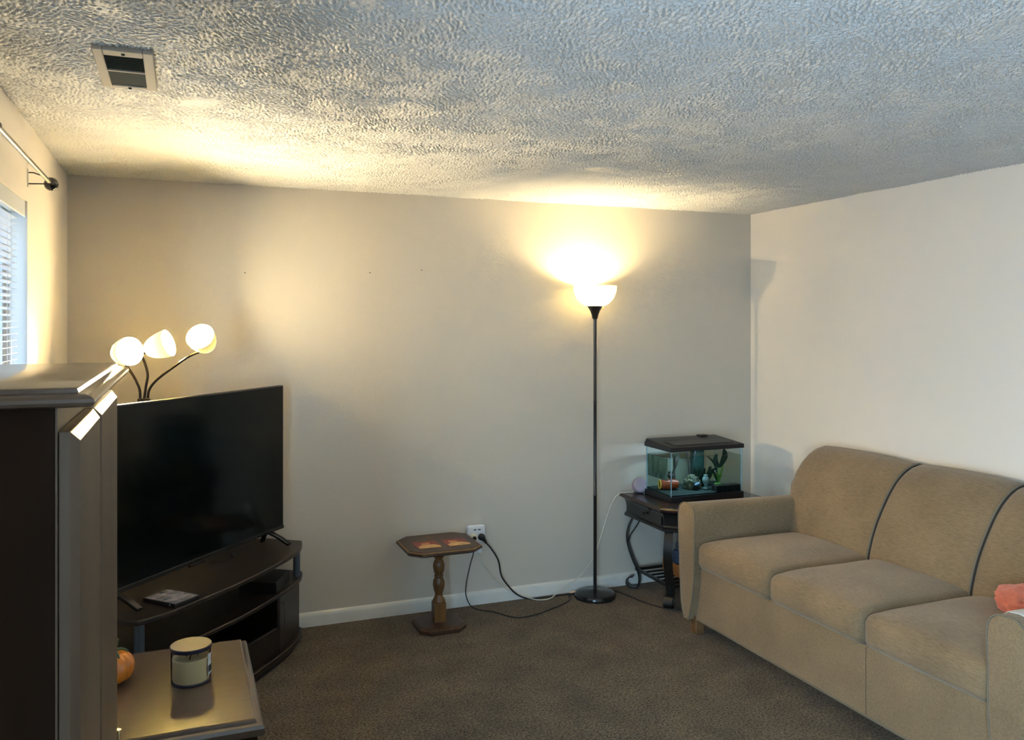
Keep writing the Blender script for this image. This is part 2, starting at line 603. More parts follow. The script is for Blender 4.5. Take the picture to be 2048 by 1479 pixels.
def ceiling_relief(x0, x1, y0, y1, step):
    """heights (m, downwards) of a stomped plaster ceiling: short smeared ridges whose direction drifts from patch to patch"""
    nx, ny = int(round((x1 - x0) / step)) + 1, int(round((y1 - y0) / step)) + 1
    rng = np.random.default_rng(7)
    fx_, fy_ = np.meshgrid(np.fft.fftfreq(nx, step), np.fft.fftfreq(ny, step))

    def field(filt):
        f = np.fft.ifft2(np.fft.fft2(rng.standard_normal((ny, nx))) * filt).real
        return (f - f.mean()) / f.std()
    iso = np.hypot(fx_, fy_)
    low = np.exp(-(iso / 4.5) ** 2)
    wts, acc = 0, 0
    for k in range(5):
        th = math.pi * k / 5 + 0.2
        a = fx_ * math.cos(th) + fy_ * math.sin(th)
        b = -fx_ * math.sin(th) + fy_ * math.cos(th)
        band = np.exp(-((np.abs(a) - 70) / 45) ** 2) * np.exp(-(b / 58) ** 2)
        w = np.exp(1.3 * field(low))
        acc = acc + w * field(band)
        wts = wts + w
    f = acc / wts
    f = f / f.std()
    dens = field(np.exp(-(iso / 5.0) ** 2))
    h = np.clip((f + 0.45 * dens + 0.2) / 0.9, 0, 1) ** 0.8 * 0.0058
    h = h + field(np.exp(-((iso - 95) / 40) ** 2)) * 0.0005
    h = np.clip(h, -0.0008, 0.006) + 0.0010
    return nx, ny, h


def build_ceiling():
    x0, x1, y0, y1, step = XL, XR, 1.06, YB, 0.0036
    nx, ny, h = ceiling_relief(x0, x1, y0, y1, step)
    X, Y = np.meshgrid(np.linspace(x0, x1, nx), np.linspace(y0, y1, ny))
    co = np.stack([X, Y, ZC - h], -1).reshape(-1, 3)
    # the slab behind it and the plain part overhead
    extra = np.array([(XL - T, YF - T, ZC), (XR + T, YF - T, ZC), (XR + T, YB + T, ZC), (XL - T, YB + T, ZC),
                      (XL - T, YF - T, ZC + 0.1), (XR + T, YF - T, ZC + 0.1), (XR + T, YB + T, ZC + 0.1), (XL - T, YB + T, ZC + 0.1)])
    n0 = len(co)
    co = np.concatenate([co, extra])
    i = np.arange(nx * ny).reshape(ny, nx)
    q = np.stack([i[:-1, :-1], i[1:, :-1], i[1:, 1:], i[:-1, 1:]], -1).reshape(-1, 4)
    # relief only where it can be seen; the smooth plaster above it carries on overhead
    qx, qy = co[q[:, 0], 0], co[q[:, 0], 1]
    q = q[qy > np.where(qx < 1.82, 1.06 + (1.82 - qx) * 0.40, 1.06 + (qx - 1.82) * 0.67)]
    q = np.concatenate([q, np.array([[n0, n0 + 3, n0 + 2, n0 + 1], [n0 + 4, n0 + 5, n0 + 6, n0 + 7]])])
    me = bpy.data.meshes.new('ceiling')
    me.vertices.add(len(co))
    me.vertices.foreach_set('co', co.ravel())
    me.loops.add(q.size)
    me.loops.foreach_set('vertex_index', q.ravel().astype(np.int32))
    me.polygons.add(len(q))
    me.polygons.foreach_set('loop_start', np.arange(0, q.size, 4, dtype=np.int32))
    me.update(calc_edges=True)
    me.validate()
    me.polygons.foreach_set('use_smooth', [True] * len(me.polygons))
    me.materials.append(MT['ceiling'])
    o = bpy.data.objects.new('ceiling', me)
    COL.objects.link(o)
    o['kind'] = 'structure'


build_ceiling()
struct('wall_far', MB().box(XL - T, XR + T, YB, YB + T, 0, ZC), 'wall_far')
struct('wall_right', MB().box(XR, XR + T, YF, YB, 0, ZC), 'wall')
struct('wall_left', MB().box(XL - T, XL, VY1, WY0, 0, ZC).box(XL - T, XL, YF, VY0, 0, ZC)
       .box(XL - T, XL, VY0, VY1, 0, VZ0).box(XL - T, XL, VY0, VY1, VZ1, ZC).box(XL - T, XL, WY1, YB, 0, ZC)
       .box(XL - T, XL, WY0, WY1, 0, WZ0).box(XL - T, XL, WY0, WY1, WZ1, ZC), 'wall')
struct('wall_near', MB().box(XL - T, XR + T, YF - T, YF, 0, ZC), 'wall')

# added boxes: one blocks sky light at the window, the other darkens its view
struct('sky_blocker', MB().box(-5.0, -1.9, 1.3, 7.2, -0.3, 5.6).box(-5.0, -0.70, 7.2, 10.0, -0.3, 5.6), 'blocker')


def baseboard(name, a, b, n):
    """moulding along a-b, n = direction into the room"""
    a, b, n = Vector(a), Vector(b), Vector(n)
    prof = [(0.0, 0.0), (0.016, 0.0), (0.016, 0.055), (0.013, 0.068), (0.006, 0.076), (0.0, 0.078)]
    rings = [[p + n * q + Vector((0, 0, z)) for q, z in prof] for p in (a, b)]
    struct(name, MB().loft(rings), 'trim')


baseboard('baseboard_far', (XL, YB, 0), (XR, YB, 0), (0, -1, 0))
baseboard('baseboard_right', (XR, YF, 0), (XR, YB - 0.016, 0), (-1, 0, 0))
baseboard('baseboard_left', (XL, YF, 0), (XL, YB - 0.016, 0), (1, 0, 0))

# window in the left wall
win = struct_root('window_1', (XL - 0.1, (WY0 + WY1) / 2, WZ0))
xo, xi = XL - 0.115, XL - 0.075
fw = 0.035
part('window_frame', MB().box(xo, xi, WY0, WY0 + fw, WZ0, WZ1).box(xo, xi, WY1 - fw, WY1, WZ0, WZ1)
     .box(xo, xi, WY0 + fw, WY1 - fw, WZ0, WZ0 + fw).box(xo, xi, WY0 + fw, WY1 - fw, WZ1 - fw, WZ1)
     .box(xo, xi, (WY0 + WY1) / 2 - 0.02, (WY0 + WY1) / 2 + 0.02, WZ0 + fw, WZ1 - fw), 'trim', win)
ym = (WY0 + WY1) / 2
part('pane', MB().box(xo + 0.018, xo + 0.022, WY0 + fw, ym - 0.02, WZ0 + fw, WZ1 - fw), 'glass', win)
part('pane', MB().box(xo + 0.018, xo + 0.022, ym + 0.02, WY1 - fw, WZ0 + fw, WZ1 - fw), 'glass', win)
part('window_sill', MB().box(XL - 0.075, XL + 0.03, WY0 - 0.03, WY1 + 0.03, WZ0 - 0.02, WZ0 - 0.0005), 'trim', win, bevel=0.004)
# wide window beside the camera
win2 = struct_root('window_2', (XL - 0.1, (VY0 + VY1) / 2, VZ0))
vm = (VY0 + VY1) / 2
part('window_frame', MB().box(xo, xi, VY0, VY0 + 0.05, VZ0, VZ1).box(xo, xi, VY1 - 0.05, VY1, VZ0, VZ1)
     .box(xo, xi, VY0 + 0.05, VY1 - 0.05, VZ0, VZ0 + 0.05).box(xo, xi, VY0 + 0.05, VY1 - 0.05, VZ1 - 0.05, VZ1)
     .box(xo, xi, vm - 0.025, vm + 0.025, VZ0 + 0.05, VZ1 - 0.05), 'trim', win2)
part('pane', MB().box(xo + 0.018, xo + 0.022, VY0 + 0.05, vm - 0.025, VZ0 + 0.05, VZ1 - 0.05), 'glass', win2)
part('pane', MB().box(xo + 0.018, xo + 0.022, vm + 0.025, VY1 - 0.05, VZ0 + 0.05, VZ1 - 0.05), 'glass', win2)

# ceiling register
vx0, vx1, vy0, vy1 = -0.221, -0.067, 2.489, 2.88
vent = thing('ceiling_vent', ((vx0 + vx1) / 2, (vy0 + vy1) / 2, ZC), 'white rectangular air vent with grey louvres set in the textured ceiling', 'vent')
zb = ZC - 0.017
part('vent_frame', MB().box(vx0, vx0 + 0.026, vy0, vy1, zb, ZC).box(vx1 - 0.028, vx1, vy0, vy1, zb, ZC)
     .box(vx0 + 0.026, vx1 - 0.028, vy0, vy0 + 0.05, zb, ZC).box(vx0 + 0.026, vx1 - 0.028, vy1 - 0.03, vy1, zb, ZC), 'vent_white', vent, bevel=0.003)
part('vent_backing', MB().box(vx0 + 0.026, vx1 - 0.028, vy0 + 0.05, vy1 - 0.03, ZC - 0.009, ZC), 'void', vent)
part('damper_plate', MB().box(vx0 + 0.026, vx1 - 0.028, vy0 + 0.205, vy1 - 0.03, ZC - 0.013, ZC - 0.0095), 'vent_gray', vent)
part('divider_bar', MB().box(vx0 + 0.026, vx1 - 0.028, vy0 + 0.196, vy0 + 0.205, zb, ZC - 0.009), 'vent_white', vent)
lv = None
for k in range(13):
    y = vy0 + 0.056 + k * 0.0107
    if lv is None:
        lv = part('louvre', MB().obox((vx0 + 0.026, y, ZC - 0.0158), (vx1 - vx0 - 0.054, 0, 0), (0, 0.006, 0.006), (0, -0.0008, 0.0008)), 'vent_dark', vent)
    else:
        dup(lv, (0, 0.0107 * k, 0))
for y in (vy0 + 0.025, vy1 - 0.014):
    part('screw', MB().lathe([(0.005, 0), (0.0045, -0.003), (0.002, -0.004)], ((vx0 + vx1) / 2, y, zb), n=12), 'vent_gray', vent)

# ================================================================ blind and curtain rod
blx = XL - 0.036
blind = thing('window_blind', (blx, ym, WZ0 + 0.03), 'white horizontal slat blind hanging in the window beside the tall cabinet', 'blind')
part('headrail', MB().box(blx - 0.02, blx + 0.02, WY0 + 0.006, WY1 - 0.012, WZ1 - 0.042, WZ1 - 0.003), 'cream_plastic', blind, bevel=0.003)
part('valance', MB().box(blx + 0.022, blx + 0.03, WY0 + 0.003, WY1 - 0.008, WZ1 - 0.06, WZ1 - 0.002), 'slat', blind, bevel=0.002)
sl = None
zs = WZ1 - 0.075
nsl = int((zs - WZ0 - 0.05) / 0.0233)
ys0, ys1 = WY0 + 0.01, WY1 - 0.055
tilt = math.radians(14)
for k in range(nsl):
    if sl is None:
        prof = []
        for q in range(5):
            s = -1 + q / 2
            a, b = s * 0.0135, 0.0022 * (1 - s * s)
            prof.append((blx + a * math.cos(tilt) - b * math.sin(tilt), zs + a * math.sin(tilt) + b * math.cos(tilt)))
        ring = [(x, z) for x, z in prof] + [(x, z - 0.0007) for x, z in reversed(prof)]
        sl = part('slat', MB().loft([[(x, y, z) for x, z in ring] for y in (ys0, ys1)]), 'slat', blind)
    else:
        dup(sl, (0, 0, -0.0233 * k))
zbot = zs - 0.0233 * nsl
part('bottom_rail', MB().box(blx - 0.012, blx + 0.012, ys0, ys1, zbot - 0.012, zbot + 0.003), 'slat', blind, bevel=0.003)
for y in (2.1, 2.72, 3.36):
    for dx in (-0.015, 0.0155):
        part('ladder_cord', MB().box(blx + dx - 0.0007, blx + dx + 0.0007, y - 0.001, y + 0.001, zbot, WZ1 - 0.04), 'slat', blind)
    part('lift_cord', MB().box(blx - 0.0006, blx + 0.0006, y + 0.02, y + 0.022, zbot, WZ1 - 0.04), 'slat', blind)

rx, rz = -0.458, 2.222
rod = thing('curtain_rod', (XL, 3.6, rz), 'thin steel curtain rod with round black finial above the window', 'curtain rod')
part('pole', MB().tube([(rx, 1.7, rz), (rx, 2.6, rz)], 0.0095, 14).tube([(rx, 2.6, rz), (rx, 3.6, rz)], 0.0075, 14), 'chrome', rod)
part('collar', MB().lathe([(0.0105, -0.012), (0.012, -0.008), (0.012, 0.008), (0.0105, 0.012)], (rx, 2.6, rz), (0, 1, 0), 16), 'black_plastic', rod)
fin = part('finial', MB().lathe([(0.008, 0), (0.011, 0.004), (0.011, 0.012), (0.008, 0.016), (0.017, 0.022), (0.024, 0.032), (0.026, 0.042), (0.023, 0.054), (0.015, 0.062), (0.004, 0.066)],
                                (rx, 3.59, rz), (0, 1, 0), 24), 'black_gloss', rod)
for y in (3.56, 1.75):
    br = part('bracket', MB().tube([(XL, y, rz + 0.028), (XL + 0.02, y, rz + 0.028), (rx, y, rz + 0.011)], 0.0024, 8)
              .tube([(XL, y, rz - 0.014), (rx - 0.01, y, rz - 0.011), (rx + 0.01, y, rz - 0.010), (rx + 0.013, y, rz)], 0.0024, 8), 'bronze', rod)
    part('bracket_plate', MB().box(XL, XL + 0.003, y - 0.008, y + 0.008, rz - 0.026, rz + 0.04), 'trim', br)

# ================================================================ tall cabinet
cab = thing('tall_cabinet', (-0.33, 1.84, 0), 'tall dark brown cabinet with two panelled doors standing next to the window', 'cabinet')
cy0, cy1, cxf, czt = 1.42, 2.27, -0.174, 1.563
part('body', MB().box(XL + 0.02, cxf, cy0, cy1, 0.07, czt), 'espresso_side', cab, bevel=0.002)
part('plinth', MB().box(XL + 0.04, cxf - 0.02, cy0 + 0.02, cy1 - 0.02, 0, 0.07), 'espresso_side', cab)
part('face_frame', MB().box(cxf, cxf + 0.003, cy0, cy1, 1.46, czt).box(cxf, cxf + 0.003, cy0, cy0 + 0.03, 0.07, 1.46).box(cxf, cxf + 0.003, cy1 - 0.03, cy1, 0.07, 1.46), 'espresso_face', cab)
# moulded top: flat deck, sloping ogee lip, rounded edge
o_, i_ = 0.0, 0.030
X1, Y0, Y1 = -0.118, 1.392, 2.298
ogee = [(0.012, 1.563), (0.003, 1.566), (0.0, 1.571), (0.001, 1.576), (0.006, 1.579), (0.016, 1.583), (0.024, 1.5845), (0.026, 1.590), (0.030, 1.592)]
rings = [[(XL + 0.004, Y0 + d, z), (X1 - d, Y0 + d, z), (X1 - d, Y1 - d, z), (XL + 0.004, Y1 - d, z)] for d, z in ogee]
part('top', MB().loft(rings), 'espresso', cab, smooth=30)


def bevel_door(name, y0, y1, z0, z1, x0, t, parent):
    """raised door: square back, wide chamfer round the front face"""
    c = 0.016
    rg = []
    for d, x in ((0, x0), (0, x0 + t * 0.55), (c, x0 + t)):
        rg.append([(x, y0 + d, z0 + d), (x, y1 - d, z0 + d), (x, y1 - d, z1 - d), (x, y0 + d, z1 - d)])
    return part(name, MB().loft(rg), 'espresso_face', parent, bevel=0.0012, smooth=0)


gap = 1.80
d1 = bevel_door('door', cy0 + 0.004, gap - 0.006, 0.10, 1.525, cxf + 0.004, 0.028, cab)
d2 = bevel_door('door', gap + 0.006, cy1 - 0.002, 0.10, 1.525, cxf + 0.004, 0.028, cab)
part('hinge', MB().lathe([(0.006, -0.03), (0.007, -0.026), (0.007, 0.026), (0.006, 0.03)], (cxf + 0.034, cy1 - 0.004, 0.66), n=12), 'brass', d2)
for y, d in ((gap - 0.05, d1), (gap + 0.05, d2)):
    part('knob', MB().lathe([(0.006, 0), (0.006, 0.012), (0.014, 0.016), (0.015, 0.022), (0.008, 0.028)], (cxf + 0.03, y, 0.55), (1, 0, 0), 16), 'brass', d)

# ================================================================ low table with candle and pumpkin
TZ = 0.60
tx0, tx1, ty0, ty1 = -0.43, 0.217, 2.378, 3.045
tab = thing('side_chest', ((tx0 + tx1) / 2, (ty0 + ty1) / 2, 0), 'low dark wooden side chest with polished top holding the candle jar', 'side table')
edge = [(0.018, 0.555), (0.004, 0.558), (0.0, 0.566), (0.0, 0.578), (0.005, 0.586), (0.014, 0.590), (0.020, 0.591), (0.021, 0.597), (0.026, 0.600)]
part('top', MB().loft([[(tx0 + d, ty0 + d, z), (tx1 - d, ty0 + d, z), (tx1 - d, ty1 - d, z), (tx0 + d, ty1 - d, z)] for d, z in edge]), 'espresso', tab, smooth=30)
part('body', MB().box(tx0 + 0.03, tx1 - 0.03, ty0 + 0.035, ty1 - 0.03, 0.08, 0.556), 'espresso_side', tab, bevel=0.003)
for z0, z1 in ((0.10, 0.32), (0.33, 0.545)):
    dr = part('drawer', MB().box(tx1 - 0.03, tx1 - 0.014, ty0 + 0.055, ty1 - 0.05, z0, z1), 'espresso_side', tab, bevel=0.004)
    part('knob', MB().lathe([(0.005, 0), (0.006, 0.01), (0.014, 0.014), (0.012, 0.022), (0.004, 0.025)], (tx1 - 0.014, (ty0 + ty1) / 2, (z0 + z1) / 2), (1, 0, 0), 16), 'bronze', dr)
for x in (tx0 + 0.05, tx1 - 0.07):
    for y in (ty0 + 0.055, ty1 - 0.07):
        part('foot', MB().box(x, x + 0.04, y, y + 0.04, 0, 0.08), 'espresso_side', tab, bevel=0.004)

# candle
cc = Vector((0.032, 2.728, TZ))
can = thing('jar_candle', cc, 'cream candle in a glass jar with dark flat lid on the side chest', 'candle')
R = 0.0575
part('jar', MB().lathe([(R - 0.006, 0.0), (R - 0.001, 0.004), (R, 0.012), (R, 0.098), (R - 0.001, 0.101)], cc, n=48), 'jar_glass', can)
wax = part('wax', MB().lathe([(R - 0.006, 0.005), (R - 0.0035, 0.012), (R - 0.0035, 0.073), (R - 0.006, 0.0745), (0.03, 0.071), (0.002, 0.070)], cc, n=48), 'wax', can)
for a in (0.3, 2.4, 4.5):
    p = cc + Vector((0.02 * math.cos(a), 0.02 * math.sin(a), 0.069))
    part('wick', MB().tube([p, p + Vector((0.001, 0, 0.008)), p + Vector((0.004, 0.001, 0.015))], 0.0016, 6), 'wick', wax)
lid = part('lid', MB().lathe([(R - 0.004, 0.100), (R + 0.0012, 0.1106), (R + 0.0008, 0.1114), (0.001, 0.1114)], cc, n=48), 'lid', can)
part('lid_rim', MB().lathe([(R - 0.004, 0.099), (R + 0.0022, 0.099), (R + 0.0026, 0.101), (R + 0.0026, 0.1090), (R + 0.0015, 0.1104), (R - 0.004, 0.1104)], cc, n=48), 'lid_rim', lid)
part('base_ring', MB().lathe([(R - 0.008, 0.0005), (R - 0.001, 0.001), (R + 0.0003, 0.004), (R - 0.001, 0.0065), (R - 0.008, 0.006)], cc, n=48), 'lid_rim', can)


def wrap(name, a0, a1, z0, z1, m, parent, rr):
    n = 14
    rg = []
    for k in range(n + 1):
        a = a0 + (a1 - a0) * k / n
        c_, s_ = math.cos(a), math.sin(a)
        rg.append([(cc.x + c_ * q, cc.y + s_ * q, cc.z + z) for q, z in ((rr, z0), (rr + 0.0006, z0), (rr + 0.0006, z1), (rr, z1))])
    part(name, MB().loft(rg), m, parent)
    return bpy.data.objects[-1] if False else None


lab = part('label', MB().loft([[(cc.x + math.cos(-0.62 + 1.25 * k / 14) * q, cc.y + math.sin(-0.62 + 1.25 * k / 14) * q, cc.z + z)
                               for q, z in ((R + 0.0003, 0.022), (R + 0.0009, 0.022), (R + 0.0009, 0.084), (R + 0.0003, 0.084))] for k in range(15)]), 'label_white', can)
for nm, a0, a1, z0, z1, m in (('label_band', -0.58, 0.58, 0.030, 0.050, 'label_dark'), ('label_motif', -0.25, 0.45, 0.058, 0.078, 'label_red')):
    part(nm, MB().loft([[(cc.x + math.cos(a0 + (a1 - a0) * k / 14) * q, cc.y + math.sin(a0 + (a1 - a0) * k / 14) * q, cc.z + z)
                        for q, z in ((R + 0.0009, z0), (R + 0.0013, z0), (R + 0.0013, z1), (R + 0.0009, z1))] for k in range(15)]), m, lab)

# pumpkin
pc = Vector((-0.19, 2.79, TZ))
pk = thing('ceramic_pumpkin', pc, 'small glossy orange ceramic pumpkin beside the tall cabinet', 'ornament')
rings = []
for k in range(17):
    th = PI * (0.03 + 0.94 * k / 16)
    ring = []
    for i in range(72):
        a = 2 * PI * i / 72
        rib = 1 - 0.10 * (1 - abs(math.sin(4.5 * a))) ** 2.2
        r = 0.064 * math.sin(th) ** 0.85 * rib
        dip = 0.012 * math.exp(-(math.sin(th) / 0.35) ** 2)
        z = 0.050 - 0.050 * math.cos(th) + (dip if math.cos(th) > 0 else -dip)
        ring.append((pc.x + r * math.cos(a), pc.y + r * math.sin(a), pc.z + max(z, 0.0)))
    rings.append(ring)
part('body', MB().loft(rings), 'pumpkin', pk, smooth=60)
st = part('stem', MB().tube(crom([pc + Vector(q) for q in ((0, 0, 0.088), (0.002, 0, 0.105), (0.012, -0.004, 0.122), (0.014, -0.006, 0.135))]), lambda t: 0.010 * (1 - 0.45 * t), 10), 'stem', pk, smooth=60)
for q in range(5):
    a = q * 1.256 + 0.2
    d = Vector((math.cos(a), math.sin(a), 0))
    part('vine', MB().tube(crom([pc + Vector((0, 0, 0.096)) + d * 0.004, pc + Vector((0, 0, 0.102)) + d * 0.018, pc + Vector((0, 0, 0.098)) + d * 0.034, pc + Vector((0, 0, 0.088)) + d * 0.046]), lambda t: 0.006 * (1 - 0.6 * t), 8), 'stem', st, smooth=60)

# ================================================================ corner television stand
SZ = 0.52
front = [(-0.233, 3.633), (-0.157, 3.585), (-0.12, 3.600), (-0.018, 3.668), (0.10, 3.791), (0.234, 3.928), (0.335, 4.05), (0.426, 4.175), (0.50, 4.28), (0.548, 4.363), (0.59, 4.46), (0.605, 4.535)]
back = [(0.611, 4.590), (0.505, 4.667), (0.43, 4.718), (0.32, 4.718), (-0.490, 3.850), (-0.480, 3.79)]
stand = thing('corner_stand', (0.1, 4.2, 0), 'black corner television stand with curved shelves and silver posts', 'tv stand')
part('top_shelf', MB().prism(front + back, SZ - 0.022, SZ), 'stand', stand, bevel=0.005)


def inset(pts, d):
    cx, cy = 0.09, 4.15
    return [(cx + (x - cx) * (1 - d), cy + (y - cy) * (1 - d)) for x, y in pts]


shelf_poly = [(x + 0.004, y + 0.025) if i < len(front) else (x, min(y, 4.718)) for i, (x, y) in enumerate(front + back)]
part('lower_shelf', MB().prism(shelf_poly, 0.335, 0.357), 'stand', stand, bevel=0.005)
bp_ = inset(shelf_poly, 0.03)
# cabinet below the lower shelf: side walls, back, floor; open middle, doors on both ends
part('base_board', MB().prism(shelf_poly, 0.03, 0.055), 'stand', stand, bevel=0.004)
part('foot_plinth', MB().prism(inset(shelf_poly, 0.06), 0.0, 0.03), 'black_plastic', stand)
part('back_panel', MB().obox((0.295, 4.680, 0.055), (-0.76, -0.815, 0), (0.012, -0.011, 0), (0, 0, 0.28)), 'stand', stand)
fr = [p for p in inset(shelf_poly, 0.025)[:len(front)]]


def wallseg(name, a, b, m, parent, t=0.016, z0=0.055, z1=0.335, label=None, bevel=0.002):
    a, b = Vector((*a, 0)), Vector((*b, 0))
    n = Vector((-(b - a).y, (b - a).x, 0)).normalized() * t
    return part(name, MB().obox((a.x, a.y, z0), b - a, n, (0, 0, z1 - z0)), m, parent, bevel=bevel)


# right-hand cupboard
pd0, pd1 = (0.462, 4.275), (0.592, 4.555)
dr_ = wallseg('door', pd0, pd1, 'stand', stand)
wallseg('side_panel', pd0, (0.27, 4.48), 'stand', stand)
wallseg('side_panel', (0.59, 4.565), (0.47, 4.66), 'stand', stand)
dirv = (Vector((*pd1, 0)) - Vector((*pd0, 0))).normalized()
nout = Vector((dirv.y, -dirv.x, 0))
hp = Vector((*pd0, 0)) + dirv * 0.035 + nout * 0.016
part('handle', MB().tube([hp + Vector((0, 0, 0.155)), hp + Vector((0, 0, 0.295))], 0.004, 10).tube([hp + Vector((0, 0, 0.165)), hp - nout * 0.016 + Vector((0, 0, 0.165))], 0.003, 8)
     .tube([hp + Vector((0, 0, 0.285)), hp - nout * 0.016 + Vector((0, 0, 0.285))], 0.003, 8), 'chrome', dr_)
# left-hand cupboard
dl_ = wallseg('door', (-0.20, 3.66), (0.10, 3.83), 'stand', stand)
wallseg('side_panel', (0.10, 3.83), (-0.09, 4.03), 'stand', stand)
part('drawer_front', MB().obox((0.115, 3.86, 0.06), (0.335, 0.385, 0), (-0.012, 0.011, 0), (0, 0, 0.13)), 'stand', stand, bevel=0.003)
for x, y, r in ((0.572, 4.505, 0.018), (-0.150, 3.640, 0.020), (-0.44, 3.84, 0.018), (0.23, 4.55, 0.018)):
    part('post', MB().lathe([(r, 0.357), (r, SZ - 0.022)], (x, y, 0), n=20), 'steel_blue', stand)

# ---- television
ta = math.radians(40.7)
td = Vector((math.sin(ta), math.cos(ta), 0))
tn = Vector((math.cos(ta), -math.sin(ta), 0))           # towards the viewer
tr = Vector((0.522, 4.66, 0))
W_, TB, TT = 1.37, 0.580, 1.352
tvp = lambda s, n, z: tr - td * s + tn * n + Vector((0, 0, z))
tv = thing('television', tvp(W_ / 2, -0.02, SZ), 'large flat black television on two splayed feet on the corner stand', 'television')
part('case', MB().obox(tvp(W_, -0.028, TB), td * W_, tn * 0.028, (0, 0, TT - TB)), 'black_plastic', tv, bevel=0.004)
part('rear_housing', MB().obox(tvp(W_ - 0.18, -0.060, TB + 0.06), td * (W_ - 0.36), tn * 0.034, (0, 0, 0.40)), 'black_plastic', tv, bevel=0.01)
part('screen', MB().obox(tvp(W_ - 0.007, 0.0, TB + 0.020), td * (W_ - 0.014), tn * 0.0012, (0, 0, TT - TB - 0.027)), 'screen', tv)
part('lower_bezel', MB().obox(tvp(W_, 0.0, TB), td * W_, tn * 0.004, (0, 0, 0.018)), 'black_gloss', tv, bevel=0.0015)
part('sensor_box', MB().obox(tvp(W_ / 2 + 0.05, -0.012, TB - 0.012), td * 0.10, tn * 0.016, (0, 0, 0.012)), 'black_gloss', tv, bevel=0.002)
for s in (0.13, W_ - 0.19):
    sgn = 1
    a = tvp(s, -0.012, TB + 0.01)
    foot = []
    for tip in ((s - 0.015, 0.115), (s - 0.015, -0.13)):
        b = tvp(tip[0], tip[1], SZ + 0.008)
        if tip[1] < 0:
            b = tvp(tip[0], -0.055, SZ + 0.008)
        foot.append(b)
    mbf = MB()
    for b in foot:
        mid = (a + b) / 2 + Vector((0, 0, 0.006))
        pts = crom([a, mid, b], 6)
        mbf.strap(pts, td, 0.030, 0.014)
    part('foot', mbf, 'black_gloss', tv, bevel=0.003)

# things on the stand
dp = Vector((-0.018, 3.697, SZ))
du, dv = Vector((0.119, 0.110, 0)), Vector((-0.128, 0.145, 0))
dv = Vector((-du.y, du.x, 0)).normalized() * 0.185
du = du.normalized() * 0.135
dvd = thing('dvd_case', dp + du / 2 + dv / 2, 'slim plastic movie case with printed cover lying on the stand top', 'dvd case')
part('case', MB().obox(dp, du, dv, (0, 0, 0.014)), 'black_plastic', dvd, bevel=0.002)
part('cover_print', MB().obox(dp + du * 0.04 + dv * 0.03 + Vector((0, 0, 0.014)), du * 0.92, dv * 0.94, (0, 0, 0.0006)), 'dvd_art', dvd)
part('spine_print', MB().obox(dp + dv * 0.15 - du.normalized() * 0.0006 + Vector((0, 0, 0.003)), du.normalized() * 0.0006, dv * 0.02, (0, 0, 0.009)), 'label_white', dvd)

pl = Vector((0.244, 4.377, SZ))
ear = thing('cable_plug', pl, 'small black plug with short cable lying below the television', 'plug')
part('plug_body', MB().lathe([(0.004, -0.012), (0.011, -0.008), (0.014, 0.0), (0.011, 0.010), (0.004, 0.014)], pl + Vector((0, 0, 0.0145)), (0.6, 0.7, 0.2), 16), 'black_plastic', ear)
part('cable', MB().tube(crom([pl + Vector((-0.008, -0.010, 0.012)), pl + Vector((-0.035, -0.035, 0.004)), pl + Vector((-0.075, -0.055, 0.003)), pl + Vector((-0.11, -0.07, 0.003))]), 0.0022, 6), 'cord_black', ear)

bx = Vector((0.272, 4.324, 0.357))
box = thing('media_box', bx, 'flat black media player box on the lower shelf of the stand', 'media player')
bu, bv = Vector((0.17, -0.075, 0)), Vector((0.085, 0.19, 0))
part('case', MB().obox(bx, bu, bv, (0, 0, 0.055)), 'black_plastic', box, bevel=0.003)
part('front_panel', MB().obox(bx + Vector((-0.0012, -0.003, 0.004)), bu, Vector((0.0012, 0.003, 0)), (0, 0, 0.047)), 'black_gloss', box)

# ================================================================ three-headed floor lamp behind the television
Rv = Vector((math.cos(YAW), -math.sin(YAW), 0))
Fv = Vector((math.sin(YAW), math.cos(YAW), 0))
Uv = Vector((0, 0, 1))
lx, ly = -0.160, 4.40
lamp3 = thing('branching_lamp', (lx, ly, 0), 'dark floor lamp with three cream cup shades on bent arms behind the television', 'lamp')
part('base', MB().lathe([(0.103, 0), (0.105, 0.006), (0.100, 0.016), (0.05, 0.026), (0.014, 0.034)], (lx, ly, 0), n=36), 'bronze', lamp3)
part('pole', MB().lathe([(0.011, 0.03), (0.011, 1.302)], (lx, ly, 0), n=16), 'bronze', lamp3)
part('hub', MB().lathe([(0.019, 1.290), (0.030, 1.294), (0.030, 1.322), (0.025, 1.326)], (lx, ly, 0), n=24), 'bronze', lamp3)
H0 = Vector((lx, ly, 1.318))


def head(base, direc, ctrl, bulb, sink=0.0):
    direc = direc.normalized()
    pts = crom([H0 + c * 0.97 for c in ctrl] + [base - direc * 0.012], 8)
    arm = part('arm', MB().tube(pts, 0.0062, 10), 'bronze', lamp3, smooth=60)
    part('socket', MB().lathe([(0.010, -0.016), (0.018, -0.004), (0.023, 0.006), (0.023, 0.014)], base, direc, 20), 'bronze', arm)
    prof = [(0.021, 0.006), (0.034, 0.014), (0.046, 0.030), (0.056, 0.052), (0.063, 0.078), (0.067, 0.104), (0.0685, 0.126)]
    rimp = [(0.0685, 0.126), (0.0690, 0.1272), (0.0682, 0.1276)]
    sh = part('shade', MB().lathe([(r * 0.97, t * 0.97) for r, t in prof + rimp], base, direc, 40, caps=False), 'shade_head', lamp3, smooth=60)
    part('bulb', MB().lathe([(0.012, 0.012), (0.014, 0.024), (0.024, 0.040), (0.030, 0.058), (0.0285, 0.074), (0.020, 0.087), (0.006, 0.092)], base - direc * sink, direc, 20), bulb, lamp3, smooth=60)
    return sh


